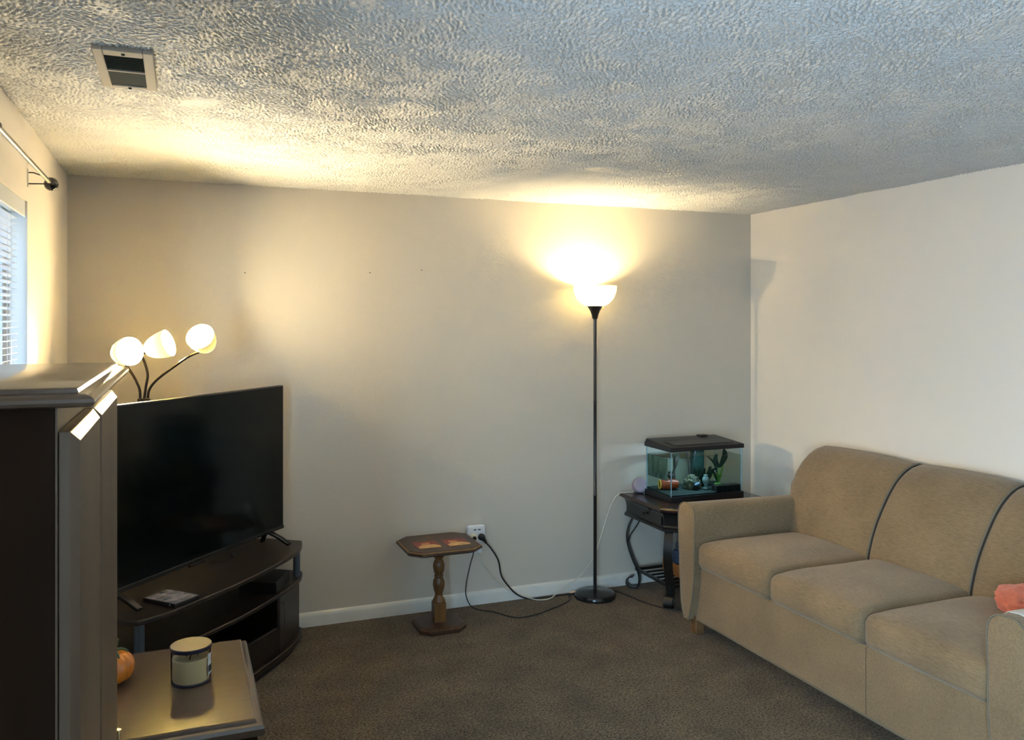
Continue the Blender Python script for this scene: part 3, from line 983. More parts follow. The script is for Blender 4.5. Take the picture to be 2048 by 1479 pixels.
head(Vector((-0.279, 4.367, 1.543)), Rv * 0.80 + Uv * 0.12 - Fv * 0.60,
     [-Rv * 0.018, -Rv * 0.024 + Uv * 0.06, -Rv * 0.060 + Uv * 0.13, -Rv * 0.112 + Uv * 0.20], 'bulb_1')
head(Vector((-0.158, 4.428, 1.554)), Rv * 0.93 + Uv * 0.30 - Fv * 0.03,
     [Uv * 0.0, Rv * 0.010 + Uv * 0.07, Rv * 0.018 + Uv * 0.125, Rv * 0.003 + Uv * 0.185, -Rv * 0.014 + Uv * 0.225], 'bulb_2', 0.008)
head(Vector((0.133, 4.397, 1.565)), -Rv * 0.02 + Uv * 0.48 - Fv * 0.87,
     [Rv * 0.018, Rv * 0.026 + Uv * 0.05, Rv * 0.065 + Uv * 0.10, Rv * 0.15 + Uv * 0.165, Rv * 0.235 + Uv * 0.222], 'bulb_3', 0.008)

# ================================================================ bowl floor lamp
fx, fy = 2.377, 4.590
fl = thing('bowl_lamp', (fx, fy, 0), 'tall black floor lamp with upturned white bowl shade, lit against the wall', 'lamp')
part('base', MB().lathe([(0.122, 0), (0.127, 0.006), (0.127, 0.018), (0.120, 0.030), (0.100, 0.038), (0.03, 0.044), (0.014, 0.048)], (fx, fy, 0), n=48), 'black_gloss', fl)
pole = part('pole', MB().lathe([(0.0105, 0.046), (0.0105, 0.62), (0.0112, 0.622), (0.0112, 0.63), (0.0100, 0.632), (0.0100, 1.2), (0.0106, 1.202), (0.0106, 1.21), (0.0096, 1.212), (0.0096, 1.725)], (fx, fy, 0), n=16), 'black_metal', fl)
cup = part('socket_cup', MB().lathe([(0.013, 1.712), (0.016, 1.716), (0.021, 1.738), (0.030, 1.762), (0.042, 1.782), (0.050, 1.792), (0.046, 1.792), (0.020, 1.785)], (fx, fy, 0), n=32), 'black_metal', fl)
part('switch', MB().tube([(fx + 0.035, fy - 0.010, 1.778), (fx + 0.054, fy - 0.018, 1.778)], 0.003, 8), 'brass', cup)
part('shade', MB().lathe([(0.040, 1.789), (0.062, 1.796), (0.086, 1.810), (0.106, 1.830), (0.121, 1.855), (0.130, 1.882), (0.1335, 1.908), (0.1345, 1.914), (0.1335, 1.916), (0.132, 1.914)], (fx, fy, 0), n=56, caps=False), 'shade_floor', fl, smooth=60)
part('bulb', MB().lathe([(0.013, 1.79), (0.015, 1.805), (0.024, 1.820), (0.030, 1.836), (0.029, 1.852), (0.019, 1.866), (0.005, 1.871)], (fx, fy, 0), n=20), 'bulb_floor', fl, smooth=60)

# ================================================================ octagonal picture table
ox_, oy_ = 1.340, 4.470
ot = thing('octagonal_table', (ox_, oy_, 0), 'small octagonal pedestal table with inlaid pictures by the wall outlet', 'table')
OZ = 0.47
tops = [(0.010, OZ - 0.026), (0.0, OZ - 0.019), (0.0, OZ - 0.010), (0.007, OZ - 0.004), (0.012, OZ - 0.0035), (0.013, OZ)]
part('top', MB().loft([[(x, y, z) for x, y in octagon(ox_, oy_, 0.210 - d, 0.196 - d, 0.064 - d * 0.4)] for d, z in tops]), 'walnut_top', ot, smooth=0)
part('top_edge', MB().loft([[(x, y, z) for x, y in octagon(ox_, oy_, 0.2065 - d, 0.1925 - d, 0.063)] for d, z in ((0.0, OZ - 0.0068), (-0.0012, OZ - 0.0058), (0.0045, OZ - 0.0028), (0.0065, OZ - 0.0032))]), 'walnut_edge', ot, smooth=0)
post_prof = [(0.020, 0.150), (0.036, 0.152), (0.036, 0.160), (0.030, 0.172), (0.022, 0.186), (0.021, 0.20), (0.029, 0.222), (0.0335, 0.248), (0.032, 0.270), (0.024, 0.286), (0.023, 0.290), (0.027, 0.294), (0.027, 0.300), (0.022, 0.304), (0.022, 0.309), (0.026, 0.313),
             (0.031, 0.335), (0.0335, 0.355), (0.028, 0.378), (0.0215, 0.388), (0.024, 0.396), (0.033, 0.410), (0.034, 0.424), (0.030, 0.428)]
post = part('pedestal', MB().lathe(post_prof, (ox_, oy_, -0.014), n=28).box(ox_ - 0.033, ox_ + 0.033, oy_ - 0.033, oy_ + 0.033, 0.03, 0.138).box(ox_ - 0.034, ox_ + 0.034, oy_ - 0.034, oy_ + 0.034, 0.410, 0.446), 'turned', ot, bevel=0.003)
bases = [(0.004, 0.0), (0.0, 0.006), (0.0, 0.022), (0.008, 0.030), (0.016, 0.034)]
part('base', MB().loft([[(x, y, z) for x, y in octagon(ox_, oy_, 0.132 - d, 0.132 - d, 0.048 - d * 0.4)] for d, z in bases]), 'walnut', ot, smooth=0)


def flat(name, pts, m, parent, z=OZ, t=0.0006, bevel=0):
    return part(name, MB().prism(pts, z, z + t), m, parent, smooth=0)


def picture(cx, cy, head_off, m_head, bust_m):
    pr = flat('picture_panel', [(cx - 0.062, cy - 0.062), (cx + 0.066, cy - 0.062), (cx + 0.064, cy + 0.080), (cx - 0.068, cy + 0.080)], 'inlay_red', ot)
    shoulders = [(cx - 0.055, cy - 0.060), (cx + 0.064, cy - 0.060), (cx + 0.066, cy - 0.030), (cx + 0.040, cy - 0.002), (cx + 0.010, cy + 0.008), (cx - 0.028, cy + 0.006), (cx - 0.056, cy - 0.022)]
    flat('shoulders_inlay', shoulders, bust_m, pr, OZ + 0.0006)
    hd = [(cx + head_off + 0.026 * math.cos(2 * PI * k / 14), cy + 0.030 + 0.033 * math.sin(2 * PI * k / 14)) for k in range(14)]
    flat('head_inlay', hd, m_head, pr, OZ + 0.0008)
    hat = [(cx + head_off - 0.032, cy + 0.048), (cx + head_off + 0.032, cy + 0.048), (cx + head_off + 0.022, cy + 0.068), (cx + head_off - 0.020, cy + 0.068)]
    flat('hair_inlay', hat, 'inlay_red' if m_head == 'inlay_peach' else 'walnut', pr, OZ + 0.0016)


picture(1.262, 4.430, -0.002, 'inlay_peach', 'inlay_cream')
picture(1.428, 4.424, -0.012, 'inlay_peach', 'inlay_cream')
mbt = MB()
rr_ = random.Random(5)
for row, (y, x0, x1) in enumerate(((4.600, 1.262, 1.440), (4.565, 1.265, 1.400))):
    x = x0
    while x < x1:
        w = rr_.uniform(0.006, 0.012)
        mbt.box(x, x + 0.0025, y, y + 0.020, OZ, OZ + 0.0005)
        mbt.box(x + 0.0025, x + w, y + rr_.choice((0.0, 0.008, 0.0165)), y + 0.0035 + rr_.choice((0.0, 0.008, 0.0165)), OZ, OZ + 0.0004)
        x += w + 0.006
part('faded_lettering', mbt, 'gilt', ot, smooth=0, label='faint worn gilt lettering')

# ================================================================ wall outlet adapter, plugs, cords
wa = YB
ad = thing('outlet_adapter', (1.645, wa, 0.42), 'white wall outlet adapter with two usb slots above the baseboard', 'outlet')
part('wall_plate', MB().box(1.610, 1.690, wa - 0.006, wa, 0.305, 0.43), 'white_plastic', ad, bevel=0.003)
part('adapter_body', MB().rbox(1.588, 1.704, wa - 0.036, wa - 0.004, 0.372, 0.482, 0.010, 3), 'white_plastic', ad)
for x in (1.628, 1.655):
    part('usb_slot', MB().box(x, x + 0.016, wa - 0.0368, wa - 0.0355, 0.453, 0.459), 'usb', ad)
p1 = thing('round_plug', (1.622, wa - 0.036, 0.413), 'cream round plug at left of the wall adapter', 'plug')
part('plug_body', MB().lathe([(0.022, 0), (0.022, 0.012), (0.019, 0.028), (0.012, 0.030)], (1.622, wa - 0.036, 0.413), (0, -1, 0), 28), 'cream_plastic', p1)
part('plug_socket', MB().lathe([(0.013, 0.030), (0.012, 0.0315), (0.004, 0.032)], (1.622, wa - 0.036, 0.413), (0, -1, 0), 20), 'black_plastic', p1)

ca = thing('lamp_cord', (1.675, wa - 0.04, 0.41), 'thick black power cord running from the adapter down to the bowl lamp', 'cord')
q0 = Vector((1.674, wa - 0.036, 0.412))
part('plug_body', MB().lathe([(0.020, 0), (0.021, 0.010), (0.018, 0.024), (0.010, 0.030)], q0, (0, -1, 0), 24).tube([q0 + Vector((0, -0.016, 0)), q0 + Vector((0.012, -0.02, -0.016)), q0 + Vector((0.026, -0.021, -0.036))], lambda t: 0.016 - 0.009 * t, 14), 'black_plastic', ca, smooth=60)
CA = crom([q0 + Vector((0.024, -0.021, -0.034)), (1.735, 4.690, 0.335), (1.778, 4.69, 0.262), (1.798, 4.692, 0.17), (1.845, 4.695, 0.10), (1.905, 4.697, 0.040), (1.985, 4.70, 0.006), (2.10, 4.69, 0.006), (2.20, 4.69, 0.006), (2.28, 4.683, 0.007), (2.325, 4.672, 0.010)])
part('cable', MB().tube(CA, 0.0048, 8), 'cord_black', ca, smooth=60)
tag(part('thin_cord', MB().tube(crom([(1.638, 4.700, 0.39), (1.628, 4.702, 0.333), (1.598, 4.702, 0.232), (1.574, 4.700, 0.105), (1.590, 4.68, 0.03), (1.625, 4.640, 0.005), (1.70, 4.565, 0.005), (1.76, 4.46, 0.005), (1.815, 4.420, 0.005), (1.92, 4.435, 0.005), (2.03, 4.482, 0.005), (2.14, 4.54, 0.005), (2.205, 4.592, 0.005), (2.225, 4.64, 0.005), (2.25, 4.668, 0.006)]), 0.0032, 8), 'cord_black', origin=(1.7, 4.6, 0)),
    'thin black cord looping across the carpet in front of the baseboard', 'cord')
tag(part('speaker_cord', MB().tube(crom([(1.650, 4.715, 0.33), (1.681, 4.712, 0.256), (1.744, 4.712, 0.159), (1.825, 4.712, 0.09), (1.923, 4.706, 0.036), (2.02, 4.67, 0.004), (2.10, 4.66, 0.004), (2.17, 4.70, 0.016), (2.259, 4.715, 0.055), (2.346, 4.72, 0.107), (2.434, 4.72, 0.208), (2.469, 4.72, 0.283), (2.523, 4.72, 0.436), (2.565, 4.715, 0.544), (2.605, 4.705, 0.597), (2.64, 4.690, 0.606), (2.70, 4.683, 0.606)]), 0.0033, 7), 'cord_white', origin=(2.2, 4.7, 0)),
    'thin white cord rising from the carpet to the lavender speaker', 'cord')
tag(part('tank_cord', MB().tube(crom([(2.50, 4.665, 0.006), (2.545, 4.63, 0.006), (2.575, 4.52, 0.006), (2.60, 4.40, 0.006), (2.64, 4.285, 0.006), (2.70, 4.20, 0.006), (2.80, 4.16, 0.006), (2.95, 4.16, 0.006)]), 0.0040, 8), 'cord_black', origin=(2.6, 4.4, 0)),
    'black cord on the carpet leading behind the bowl lamp base to the end table', 'cord')
tag(part('cord_tag', MB().obox((2.248, 4.70, 0.012), (0.04, 0.006, 0.004), (0.006, -0.03, 0.002), (0, 0, 0.0012)), 'paper_pink', origin=(2.25, 4.7, 0)), 'small pinkish paper tag on the cord by the bowl lamp base', 'tag')

# ================================================================ end table
EZ = 0.60
et = thing('end_table', (2.98, 4.45, 0), 'dark end table with curved iron legs under the fish tank', 'end table')
ex0, ex1, ey0, ey1 = 2.622, 3.40, 4.150, 4.722


def etpoly(d):
    a, b, c, e, k = ex0 + d, ex1 - d, ey0 + d, ey1 - min(d, 0.012), 0.085 - d * 0.4
    return [(a + k, c), (b - k, c), (b, c + k), (b, e), (a, e), (a, c + k)]


part('top', MB().loft([[(x, y, z) for x, y in etpoly(d)] for d, z in ((0.012, 0.575), (0.0, 0.580), (0.0, 0.592), (0.008, 0.600))]), 'cherry', et, smooth=0)
apr = [(0.014, 0.575), (0.030, 0.560), (0.040, 0.540), (0.044, 0.515), (0.044, 0.490), (0.040, 0.480), (0.028, 0.470), (0.028, 0.458)]
part('apron', MB().loft([[(x, y, z) for x, y in etpoly(d)] for d, z in reversed(apr)]), 'black_gloss', et, smooth=20)
drw = part('drawer', MB().box(ex0 + 0.036, ex0 + 0.05, ey0 + 0.13, ey1 - 0.07, 0.487, 0.556), 'black_gloss', et, bevel=0.002)
part('knob', MB().lathe([(0.004, 0), (0.005, 0.012), (0.010, 0.016), (0.010, 0.022), (0.004, 0.026)], (ex0 + 0.038, 4.46, 0.522), (-1, 0, 0), 14), 'bronze', drw)
legp = [(0.017, 0.459), (0.047, 0.39), (0.058, 0.325), (0.045, 0.255), (0.018, 0.18), (-0.012, 0.117), (-0.022, 0.056), (-0.010, 0.014), (0.012, 0.006), (0.040, 0.008), (0.060, 0.026), (0.058, 0.052), (0.040, 0.070), (0.020, 0.074)]
for cx_, cy_, sx_, sy_ in ((2.705, 4.652, -1, 1), (2.705, 4.262, -1, -1), (3.31, 4.262, 1, -1), (3.31, 4.652, 1, 1)):
    dg = Vector((sx_, sy_, 0)).normalized()
    sd = Vector((-sy_, sx_, 0))
    f3 = lambda r, z: Vector((cx_, cy_, z)) + dg * r
    lg = part('leg', MB().strap(crom([f3(*q) for q in legp], 6), sd, 0.052, 0.007), 'black_metal', et, smooth=50)
    part('leg_brace', MB().strap(crom([f3(-0.035, 0.459), f3(-0.005, 0.40), f3(0.038, 0.335), f3(0.050, 0.29)], 5), sd, 0.030, 0.006), 'black_metal', lg, smooth=50)
sh = part('shelf_frame', MB().box(2.70, 3.315, 4.645, 4.663, 0.112, 0.130).box(2.70, 3.315, 4.251, 4.269, 0.112, 0.130).box(2.70, 2.718, 4.269, 4.645, 0.112, 0.130).box(3.297, 3.315, 4.269, 4.645, 0.112, 0.130), 'black_metal', et, bevel=0.002)
sb = None
for k in range(5):
    y = 4.320 + k * 0.062
    if sb is None:
        sb = part('shelf_slat', MB().box(2.718, 3.297, y, y + 0.016, 0.116, 0.126), 'black_metal', sh)
    else:
        dup(sb, (0, 0.062 * k, 0))

# bin with cloth on the shelf
bn = thing('storage_bin', (2.93, 4.45, 0.13), 'orange brown wooden bin on the low shelf of the end table', 'bin')
part('walls', MB().box(2.835, 3.03, 4.36, 4.372, 0.1305, 0.205).box(2.835, 3.03, 4.54, 4.552, 0.1305, 0.205).box(2.835, 2.847, 4.372, 4.54, 0.1305, 0.205).box(3.018, 3.03, 4.372, 4.54, 0.1305, 0.205), 'bin', bn, bevel=0.002)
part('bottom', MB().box(2.847, 3.018, 4.372, 4.54, 0.1305, 0.138), 'bin', bn)


def blob(c, r, seed, amp, freq, flat_z=None, squash=None):
    mb = MB()
    bm = bmesh.new()
    bmesh.ops.create_icosphere(bm, subdivisions=5, radius=1.0)
    for v in bm.verts:
        n = v.co.normalized()
        p = n * freq + Vector((seed, seed * 1.7, 0))
        f = 1 + amp * noise.noise(p) - amp * 0.9 * abs(noise.noise(p * 2.1)) - amp * 0.35 * abs(noise.noise(p * 4.7))
        q = Vector((n.x * r[0], n.y * r[1], n.z * r[2])) * f + Vector(c)
        if flat_z is not None and q.z < flat_z:
            q.z = flat_z + (q.z - flat_z) * 0.05
        v.co = q
    bm.verts.index_update()
    mb.add([v.co.copy() for v in bm.verts], [[v.index for v in f.verts] for f in bm.faces])
    bm.free()
    return mb


tag(part('blue_cloth', blob((2.93, 4.456, 0.215), (0.085, 0.078, 0.085), 3.1, 0.45, 2.2, 0.1385), 'denim', origin=(2.93, 4.456, 0.14), smooth=80), 'crumpled blue cloth heaped in the wooden bin', 'cloth')

# smart speaker
sp = Vector((2.738, 4.672, EZ))
spk = thing('smart_speaker', sp, 'small round lavender speaker on the end table left of the fish tank', 'speaker')
sd_ = Vector((-0.15, -0.95, 0.28)).normalized()
part('body', MB().lathe([(0.030, -0.032), (0.040, -0.028), (0.046, -0.016), (0.0475, 0.0), (0.047, 0.016), (0.044, 0.024), (0.041, 0.0265)], sp + Vector((0, 0, 0.0475)), sd_, 40), 'speaker', spk, smooth=50)
part('face', MB().lathe([(0.041, 0.0265), (0.036, 0.0285), (0.02, 0.0295), (0.001, 0.0297)], sp + Vector((0, 0, 0.0475)), sd_, 40), 'speaker', spk, smooth=50)

# ================================================================ fish tank
ax0, ax1, ay0, ay1 = 2.758, 3.285, 4.335, 4.628
aq = thing('fish_tank', ((ax0 + ax1) / 2, (ay0 + ay1) / 2, EZ), 'rectangular glass fish tank with black hood on the dark end table', 'fish tank')
zb0, zb1, zt0, zt1 = EZ, EZ + 0.034, 0.906, 0.932
t_ = 0.006
part('bottom_frame', MB().box(ax0 - 0.004, ax1 + 0.004, ay0 - 0.004, ay0 + 0.010, zb0, zb1).box(ax0 - 0.004, ax1 + 0.004, ay1 - 0.010, ay1 + 0.004, zb0, zb1)
     .box(ax0 - 0.004, ax0 + 0.010, ay0 + 0.010, ay1 - 0.010, zb0, zb1).box(ax1 - 0.010, ax1 + 0.004, ay0 + 0.010, ay1 - 0.010, zb0, zb1)
     .box(ax0 + 0.010, ax1 - 0.010, ay0 + 0.010, ay1 - 0.010, zb0 + 0.004, zb0 + 0.014), 'black_plastic', aq, bevel=0.0015)
part('pane', MB().box(ax0, ax1, ay0, ay0 + 0.004, zb1 - 0.02, zt0 + 0.01), 'tank_glass', aq)
part('pane', MB().box(ax0, ax1, ay1 - 0.004, ay1, zb1 - 0.02, zt0 + 0.01), 'tank_glass', aq)
part('pane', MB().box(ax0, ax0 + 0.004, ay0 + 0.004, ay1 - 0.004, zb1 - 0.02, zt0 + 0.01), 'tank_glass', aq)
part('pane', MB().box(ax1 - 0.004, ax1, ay0 + 0.004, ay1 - 0.004, zb1 - 0.02, zt0 + 0.01), 'tank_glass', aq)
for x, y in ((ax0 + 0.004, ay0 + 0.004), (ax1 - 0.009, ay0 + 0.004), (ax0 + 0.004, ay1 - 0.009), (ax1 - 0.009, ay1 - 0.009)):
    part('corner_seam', MB().box(x, x + 0.005, y, y + 0.005, zb1, zt0), 'silicone', aq)
hood = part('hood', MB().box(ax0 - 0.006, ax1 + 0.006, ay0 - 0.006, ay0 + 0.008, zt0, zt1).box(ax0 - 0.006, ax1 + 0.006, ay1 - 0.008, ay1 + 0.006, zt0, zt1)
            .box(ax0 - 0.006, ax0 + 0.008, ay0 + 0.008, ay1 - 0.008, zt0, zt1).box(ax1 - 0.008, ax1 + 0.006, ay0 + 0.008, ay1 - 0.008, zt0, zt1), 'black_plastic', aq, bevel=0.002)
rg = [[(ax0 - 0.004, ay0 - 0.004, zt1), (ax1 + 0.004, ay0 - 0.004, zt1), (ax1 + 0.004, ay1 + 0.004, zt1), (ax0 - 0.004, ay1 + 0.004, zt1)],
      [(ax0 + 0.004, ay0 + 0.004, zt1 + 0.004), (ax1 - 0.004, ay0 + 0.004, zt1 + 0.004), (ax1 - 0.004, ay1 - 0.002, zt1 + 0.022), (ax0 + 0.004, ay1 - 0.002, zt1 + 0.022)]]
part('hood_lid', MB().loft(rg), 'black_plastic', hood, bevel=0.002)
part('feeding_flap', MB().obox((ax0 + 0.05, ay0 + 0.03, zt1 + 0.006), (ax1 - ax0 - 0.10, 0, 0), (0, 0.12, 0.0078), (0, -0.0003, 0.004)), 'black_plastic', hood, bevel=0.002)
part('hinge_block', MB().box(ax1 - 0.15, ax1 - 0.09, ay1 - 0.05, ay1 - 0.004, zt1 + 0.018, zt1 + 0.030), 'black_plastic', hood, bevel=0.003)
part('light_strip', MB().box(ax0 + 0.11, ax1 - 0.17, ay0 + 0.10, ay0 + 0.128, zt0 - 0.002, zt0 + 0.006), 'led', hood)
part('light_housing', MB().box(ax0 + 0.09, ax1 - 0.15, ay0 + 0.09, ay0 + 0.138, zt0 + 0.006, zt1 + 0.002), 'black_plastic', hood)
wz = 0.862
part('water', MB().box(ax0 + 0.0045, ax1 - 0.0045, ay0 + 0.0045, ay1 - 0.0045, zb1 + 0.004, wz), 'water', aq)
gz = zb1 + 0.004
part('gravel', MB().rbox(ax0 + 0.005, ax1 - 0.005, ay0 + 0.005, ay1 - 0.005, zb0 + 0.014, gz + 0.008, 0.004, 24,
                         lambda p, u, v, w: (p.x, p.y, p.z + (0.004 * noise.noise(p * 60) + 0.004 * v if w > 0.5 else 0))), 'gravel', aq)['kind'] = 'stuff'
part('green_film', MB().box(ax0 + 0.0105, ax0 + 0.012, ay0 + 0.055, ay1 - 0.012, gz + 0.085, wz - 0.004), 'backing', aq)  # mottled green sheet just inside the left pane
gt = gz + 0.010


def tank_obj(name, label, cat):
    return thing(name, (3.0, 4.48, gt), label, cat)


# barrel ornament lying on the gravel
bo = tank_obj('barrel_ornament', 'red speckled tunnel ornament with yellow rim inside the fish tank', 'ornament')
b0, bd = Vector((2.792, 4.515, gt + 0.031)), Vector((0.96, -0.28, 0)).normalized()
part('tunnel', MB().loft([[b0 + bd * t + (Vector((-bd.y, bd.x, 0)) * math.cos(2 * PI * k / 28) + Uv * math.sin(2 * PI * k / 28)) * r for k in range(28)]
                          for t, r in ((0.002, 0.024), (0.0, 0.027), (0.02, 0.030), (0.06, 0.031), (0.10, 0.029), (0.115, 0.024), (0.114, 0.021), (0.06, 0.026), (0.004, 0.024))], caps=False), 'barrel_red', bo, smooth=60)
part('rim', MB().tube([b0 + (Vector((-bd.y, bd.x, 0)) * math.cos(2 * PI * k / 28) + Uv * math.sin(2 * PI * k / 28)) * 0.027 for k in range(29)], 0.0035, 8), 'barrel_yellow', bo, smooth=60)

# domed rock ornament with a small pale blue fish figure
ro = tank_obj('cave_ornament', 'mossy domed cave ornament in the middle of the fish tank', 'ornament')
part('dome', blob((3.005, 4.475, gt + 0.025), (0.058, 0.050, 0.060), 7.7, 0.25, 2.5, gt), 'rock', ro, smooth=70)
part('fish_figure', MB().lathe([(0.002, -0.018), (0.009, -0.008), (0.011, 0.002), (0.006, 0.012), (0.010, 0.020), (0.002, 0.021)], (3.0, 4.418, gt + 0.034), (1, 0.1, 0.25), 12, sx=1.0, sy=0.6), 'fish_blue', ro, smooth=60)
part('cave_mouth', MB().lathe([(0.020, 0), (0.018, 0.004), (0.002, 0.005)], (3.0, 4.4275, gt + 0.014), (0, -1, 0.1), 18), 'void', ro)

# pale jar ornament
vo = tank_obj('vase_ornament', 'small pale glass vase ornament right of the cave in the fish tank', 'ornament')
part('vase', MB().lathe([(0.020, 0.0), (0.021, 0.003), (0.008, 0.010), (0.010, 0.022), (0.020, 0.040), (0.023, 0.055), (0.018, 0.070), (0.012, 0.078), (0.014, 0.086), (0.011, 0.086)], (3.075, 4.430, gt), n=24), 'vase', vo, smooth=60)


def blade(base, tip, w, bend, m, parent, name='leaf'):
    base, tip = Vector(base), Vector(tip)
    mid = (base + tip) / 2 + Vector(bend)
    pts = crom([base, (base + mid) / 2 + Vector(bend) * 0.2, mid, (mid + tip) / 2 + Vector(bend) * 0.15, tip], 4)
    side = (tip - base).cross(Vector((0.2, 1, 0.1))).normalized()
    if side.length < 0.1:
        side = Vector((1, 0, 0))
    n = len(pts)
    rg_ = []
    for i, p in enumerate(pts):
        s = i / (n - 1)
        ww = w * (0.25 + 0.75 * math.sin(PI * min(1, s * 0.95 + 0.03)) ** 0.8) * (1 if s < 0.98 else 0.2)
        nn = Vector((0, -0.0008, 0))
        rg_.append([p - side * ww / 2, p + nn, p + side * ww / 2, p - nn])
    return part(name, MB().loft(rg_), m, parent, smooth=60)


# tall plant, right
pl_ = tank_obj('broad_leaf_plant', 'tall aquarium plant with broad dark leaves at the right of the tank', 'plant')
pb = Vector((3.195, 4.470, gt + 0.012))
part('pot', MB().lathe([(0.020, 0.0), (0.026, 0.004), (0.024, 0.016), (0.012, 0.022)], (pb.x, pb.y, gt), n=16), 'leaf_green', pl_)
part('stalk', MB().tube(crom([pb, pb + Vector((0.006, 0, 0.06)), pb + Vector((0.012, 0.005, 0.115))]), 0.0035, 8), 'leaf_green', pl_)
for tip, w, bend, m in (((0.040, -0.01, 0.225), 0.042, (0.022, 0, 0.01), 'leaf_dark'), ((-0.012, 0.0, 0.195), 0.036, (-0.02, 0, 0.0), 'leaf_dark')):
    blade(pb + Vector((0.012, 0.0, 0.105)), pb + Vector(tip), w, bend, m, pl_)
for tip, w, bend, m in (((-0.085, 0.0, 0.185), 0.014, (0.020, 0, 0.03), 'leaf_dark'), ((-0.045, 0, 0.07), 0.012, (0, 0, 0.01), 'leaf_green'), ((0.035, 0, 0.055), 0.011, (0, 0, 0.012), 'leaf_green'),
                        ((-0.02, -0.02, 0.085), 0.012, (0, 0, 0.01), 'leaf_green'), ((0.012, -0.02, 0.08), 0.012, (0, 0, 0.01), 'leaf_green'), ((-0.06, -0.01, 0.10), 0.014, (0, 0, 0.02), 'leaf_dark'),
                        ((0.045, 0.01, 0.13), 0.013, (0.01, 0, 0.02), 'leaf_green')):
    blade(pb, pb + Vector(tip), w, bend, m, pl_)

# bushy dark plant between vase and right plant
bp2 = tank_obj('bushy_plant', 'bushy dark plant spreading in front of the filter in the tank', 'plant')
rr2 = random.Random(11)
q2 = Vector((3.118, 4.512, gt))
for k in range(34):
    a = rr2.uniform(-PI, PI)
    rr3 = rr2.uniform(0.02, 0.075)
    blade(q2, q2 + Vector((rr3 * math.cos(a), rr3 * 0.6 * math.sin(a), rr2.uniform(0.05, 0.13))), rr2.uniform(0.014, 0.022), (0.01 * math.cos(a), 0, 0.01), 'leaf_dark', bp2)
for k in range(6):
    blade(q2 + Vector((0, -0.02, 0.06)), q2 + Vector((0.03 + 0.012 * k, -0.03, 0.085 + 0.006 * k)), 0.014, (0, 0, 0.012), 'leaf_dark', bp2)
# small dark fern left of the vase
bp3 = tank_obj('small_fern', 'small dark fern sprig beside the pale vase in the tank', 'plant')
q3 = Vector((3.045, 4.470, gt))
for k in range(8):
    blade(q3, q3 + Vector((rr2.uniform(-0.025, 0.02), rr2.uniform(-0.02, 0.02), rr2.uniform(0.06, 0.105))), 0.010, (rr2.uniform(-0.01, 0.01), 0, 0.008), 'leaf_dark', bp3)

# driftwood branch
dw = tank_obj('driftwood_branch', 'dark upright driftwood branch behind the red ornament in the tank', 'driftwood')
part('trunk', MB().tube(crom([(2.905, 4.555, gt), (2.912, 4.55, gt + 0.07), (2.922, 4.545, gt + 0.13), (2.935, 4.545, wz - 0.01)]), lambda t: 0.016 - 0.005 * t + 0.006 * math.sin(t * 9), 12), 'driftwood', dw, smooth=60)
part('knot', blob((2.895, 4.550, gt + 0.075), (0.022, 0.018, 0.026), 2.2, 0.3, 2.0), 'driftwood', dw, smooth=60)
part('moss_top', blob((2.925, 4.540, wz - 0.014), (0.026, 0.016, 0.012), 4.4, 0.4, 2.6), 'leaf_dark', dw, smooth=60)
# filter at the back, control box at the front right, air lines
fi = tank_obj('filter_box', 'tall dark green filter standing against the tank back', 'filter')
part('sponge', MB().rbox(3.085, 3.165, 4.572, 4.619, gt + 0.03, wz + 0.012, 0.008, 3), 'filter', fi)
part('intake', MB().tube([(3.125, 4.595, gt + 0.001), (3.125, 4.595, gt + 0.04)], 0.010, 12), 'black_plastic', fi)
pb_ = tank_obj('pump_box', 'low black ribbed pump box at the front right corner of the tank', 'pump')
part('case', MB().box(3.090, 3.272, 4.3405, 4.392, gz + 0.001, gz + 0.040), 'black_plastic', pb_, bevel=0.002)
rb = None
for k in range(11):
    if rb is None:
        rb = part('rib', MB().box(3.098, 3.102, 4.3398, 4.3405, gz + 0.004, gz + 0.038), 'black_gloss', pb_)
    else:
        dup(rb, (0.0165 * k, 0, 0))
tag(part('air_line', MB().tube(crom([(2.990, 4.50, wz + 0.02), (2.992, 4.50, gt + 0.16), (2.998, 4.495, gt + 0.07)]), 0.0035, 8), 'cord_black', origin=(2.99, 4.5, gt)), 'straight dark air hose above the cave ornament', 'hose')
tag(part('air_line', MB().tube(crom([(3.046, 4.50, wz + 0.02), (3.032, 4.50, gt + 0.17), (3.022, 4.50, gt + 0.11), (3.022, 4.495, gt + 0.068)]), 0.0035, 8), 'cord_black', origin=(3.02, 4.5, gt)), 'curved dark air hose right of the straight hose in the tank', 'hose')

# ================================================================ sofa
sy0, sy1 = 2.05, 3.805            # between the arms
so = thing('sofa', (3.1, (sy0 + sy1) / 2, 0), 'taupe three-seat fabric sofa with rolled back along the right wall', 'sofa')
cuts = [sy1, sy1 - (sy1 - sy0) / 3, sy1 - 2 * (sy1 - sy0) / 3, sy0]
sxf = 2.605
part('front_rail', MB().rbox(sxf, 2.70, sy0 - 0.02, sy1 + 0.06, 0.082, 0.372, 0.012, 8), 'fabric_arm', so)
part('seat_deck', MB().box(2.69, 3.45, sy0 - 0.02, sy1 + 0.02, 0.12, 0.350), 'fabric_arm', so)
part('hem_welt', MB().tube([(sxf + 0.002, sy0 - 0.02, 0.083), (sxf + 0.002, sy1 + 0.05, 0.083)], 0.005, 8), 'welt', so)
part('rail_seam', MB().box(sxf - 0.0006, sxf + 0.002, cuts[2] - 0.001, cuts[2] + 0.001, 0.09, 0.365), 'seam', so)
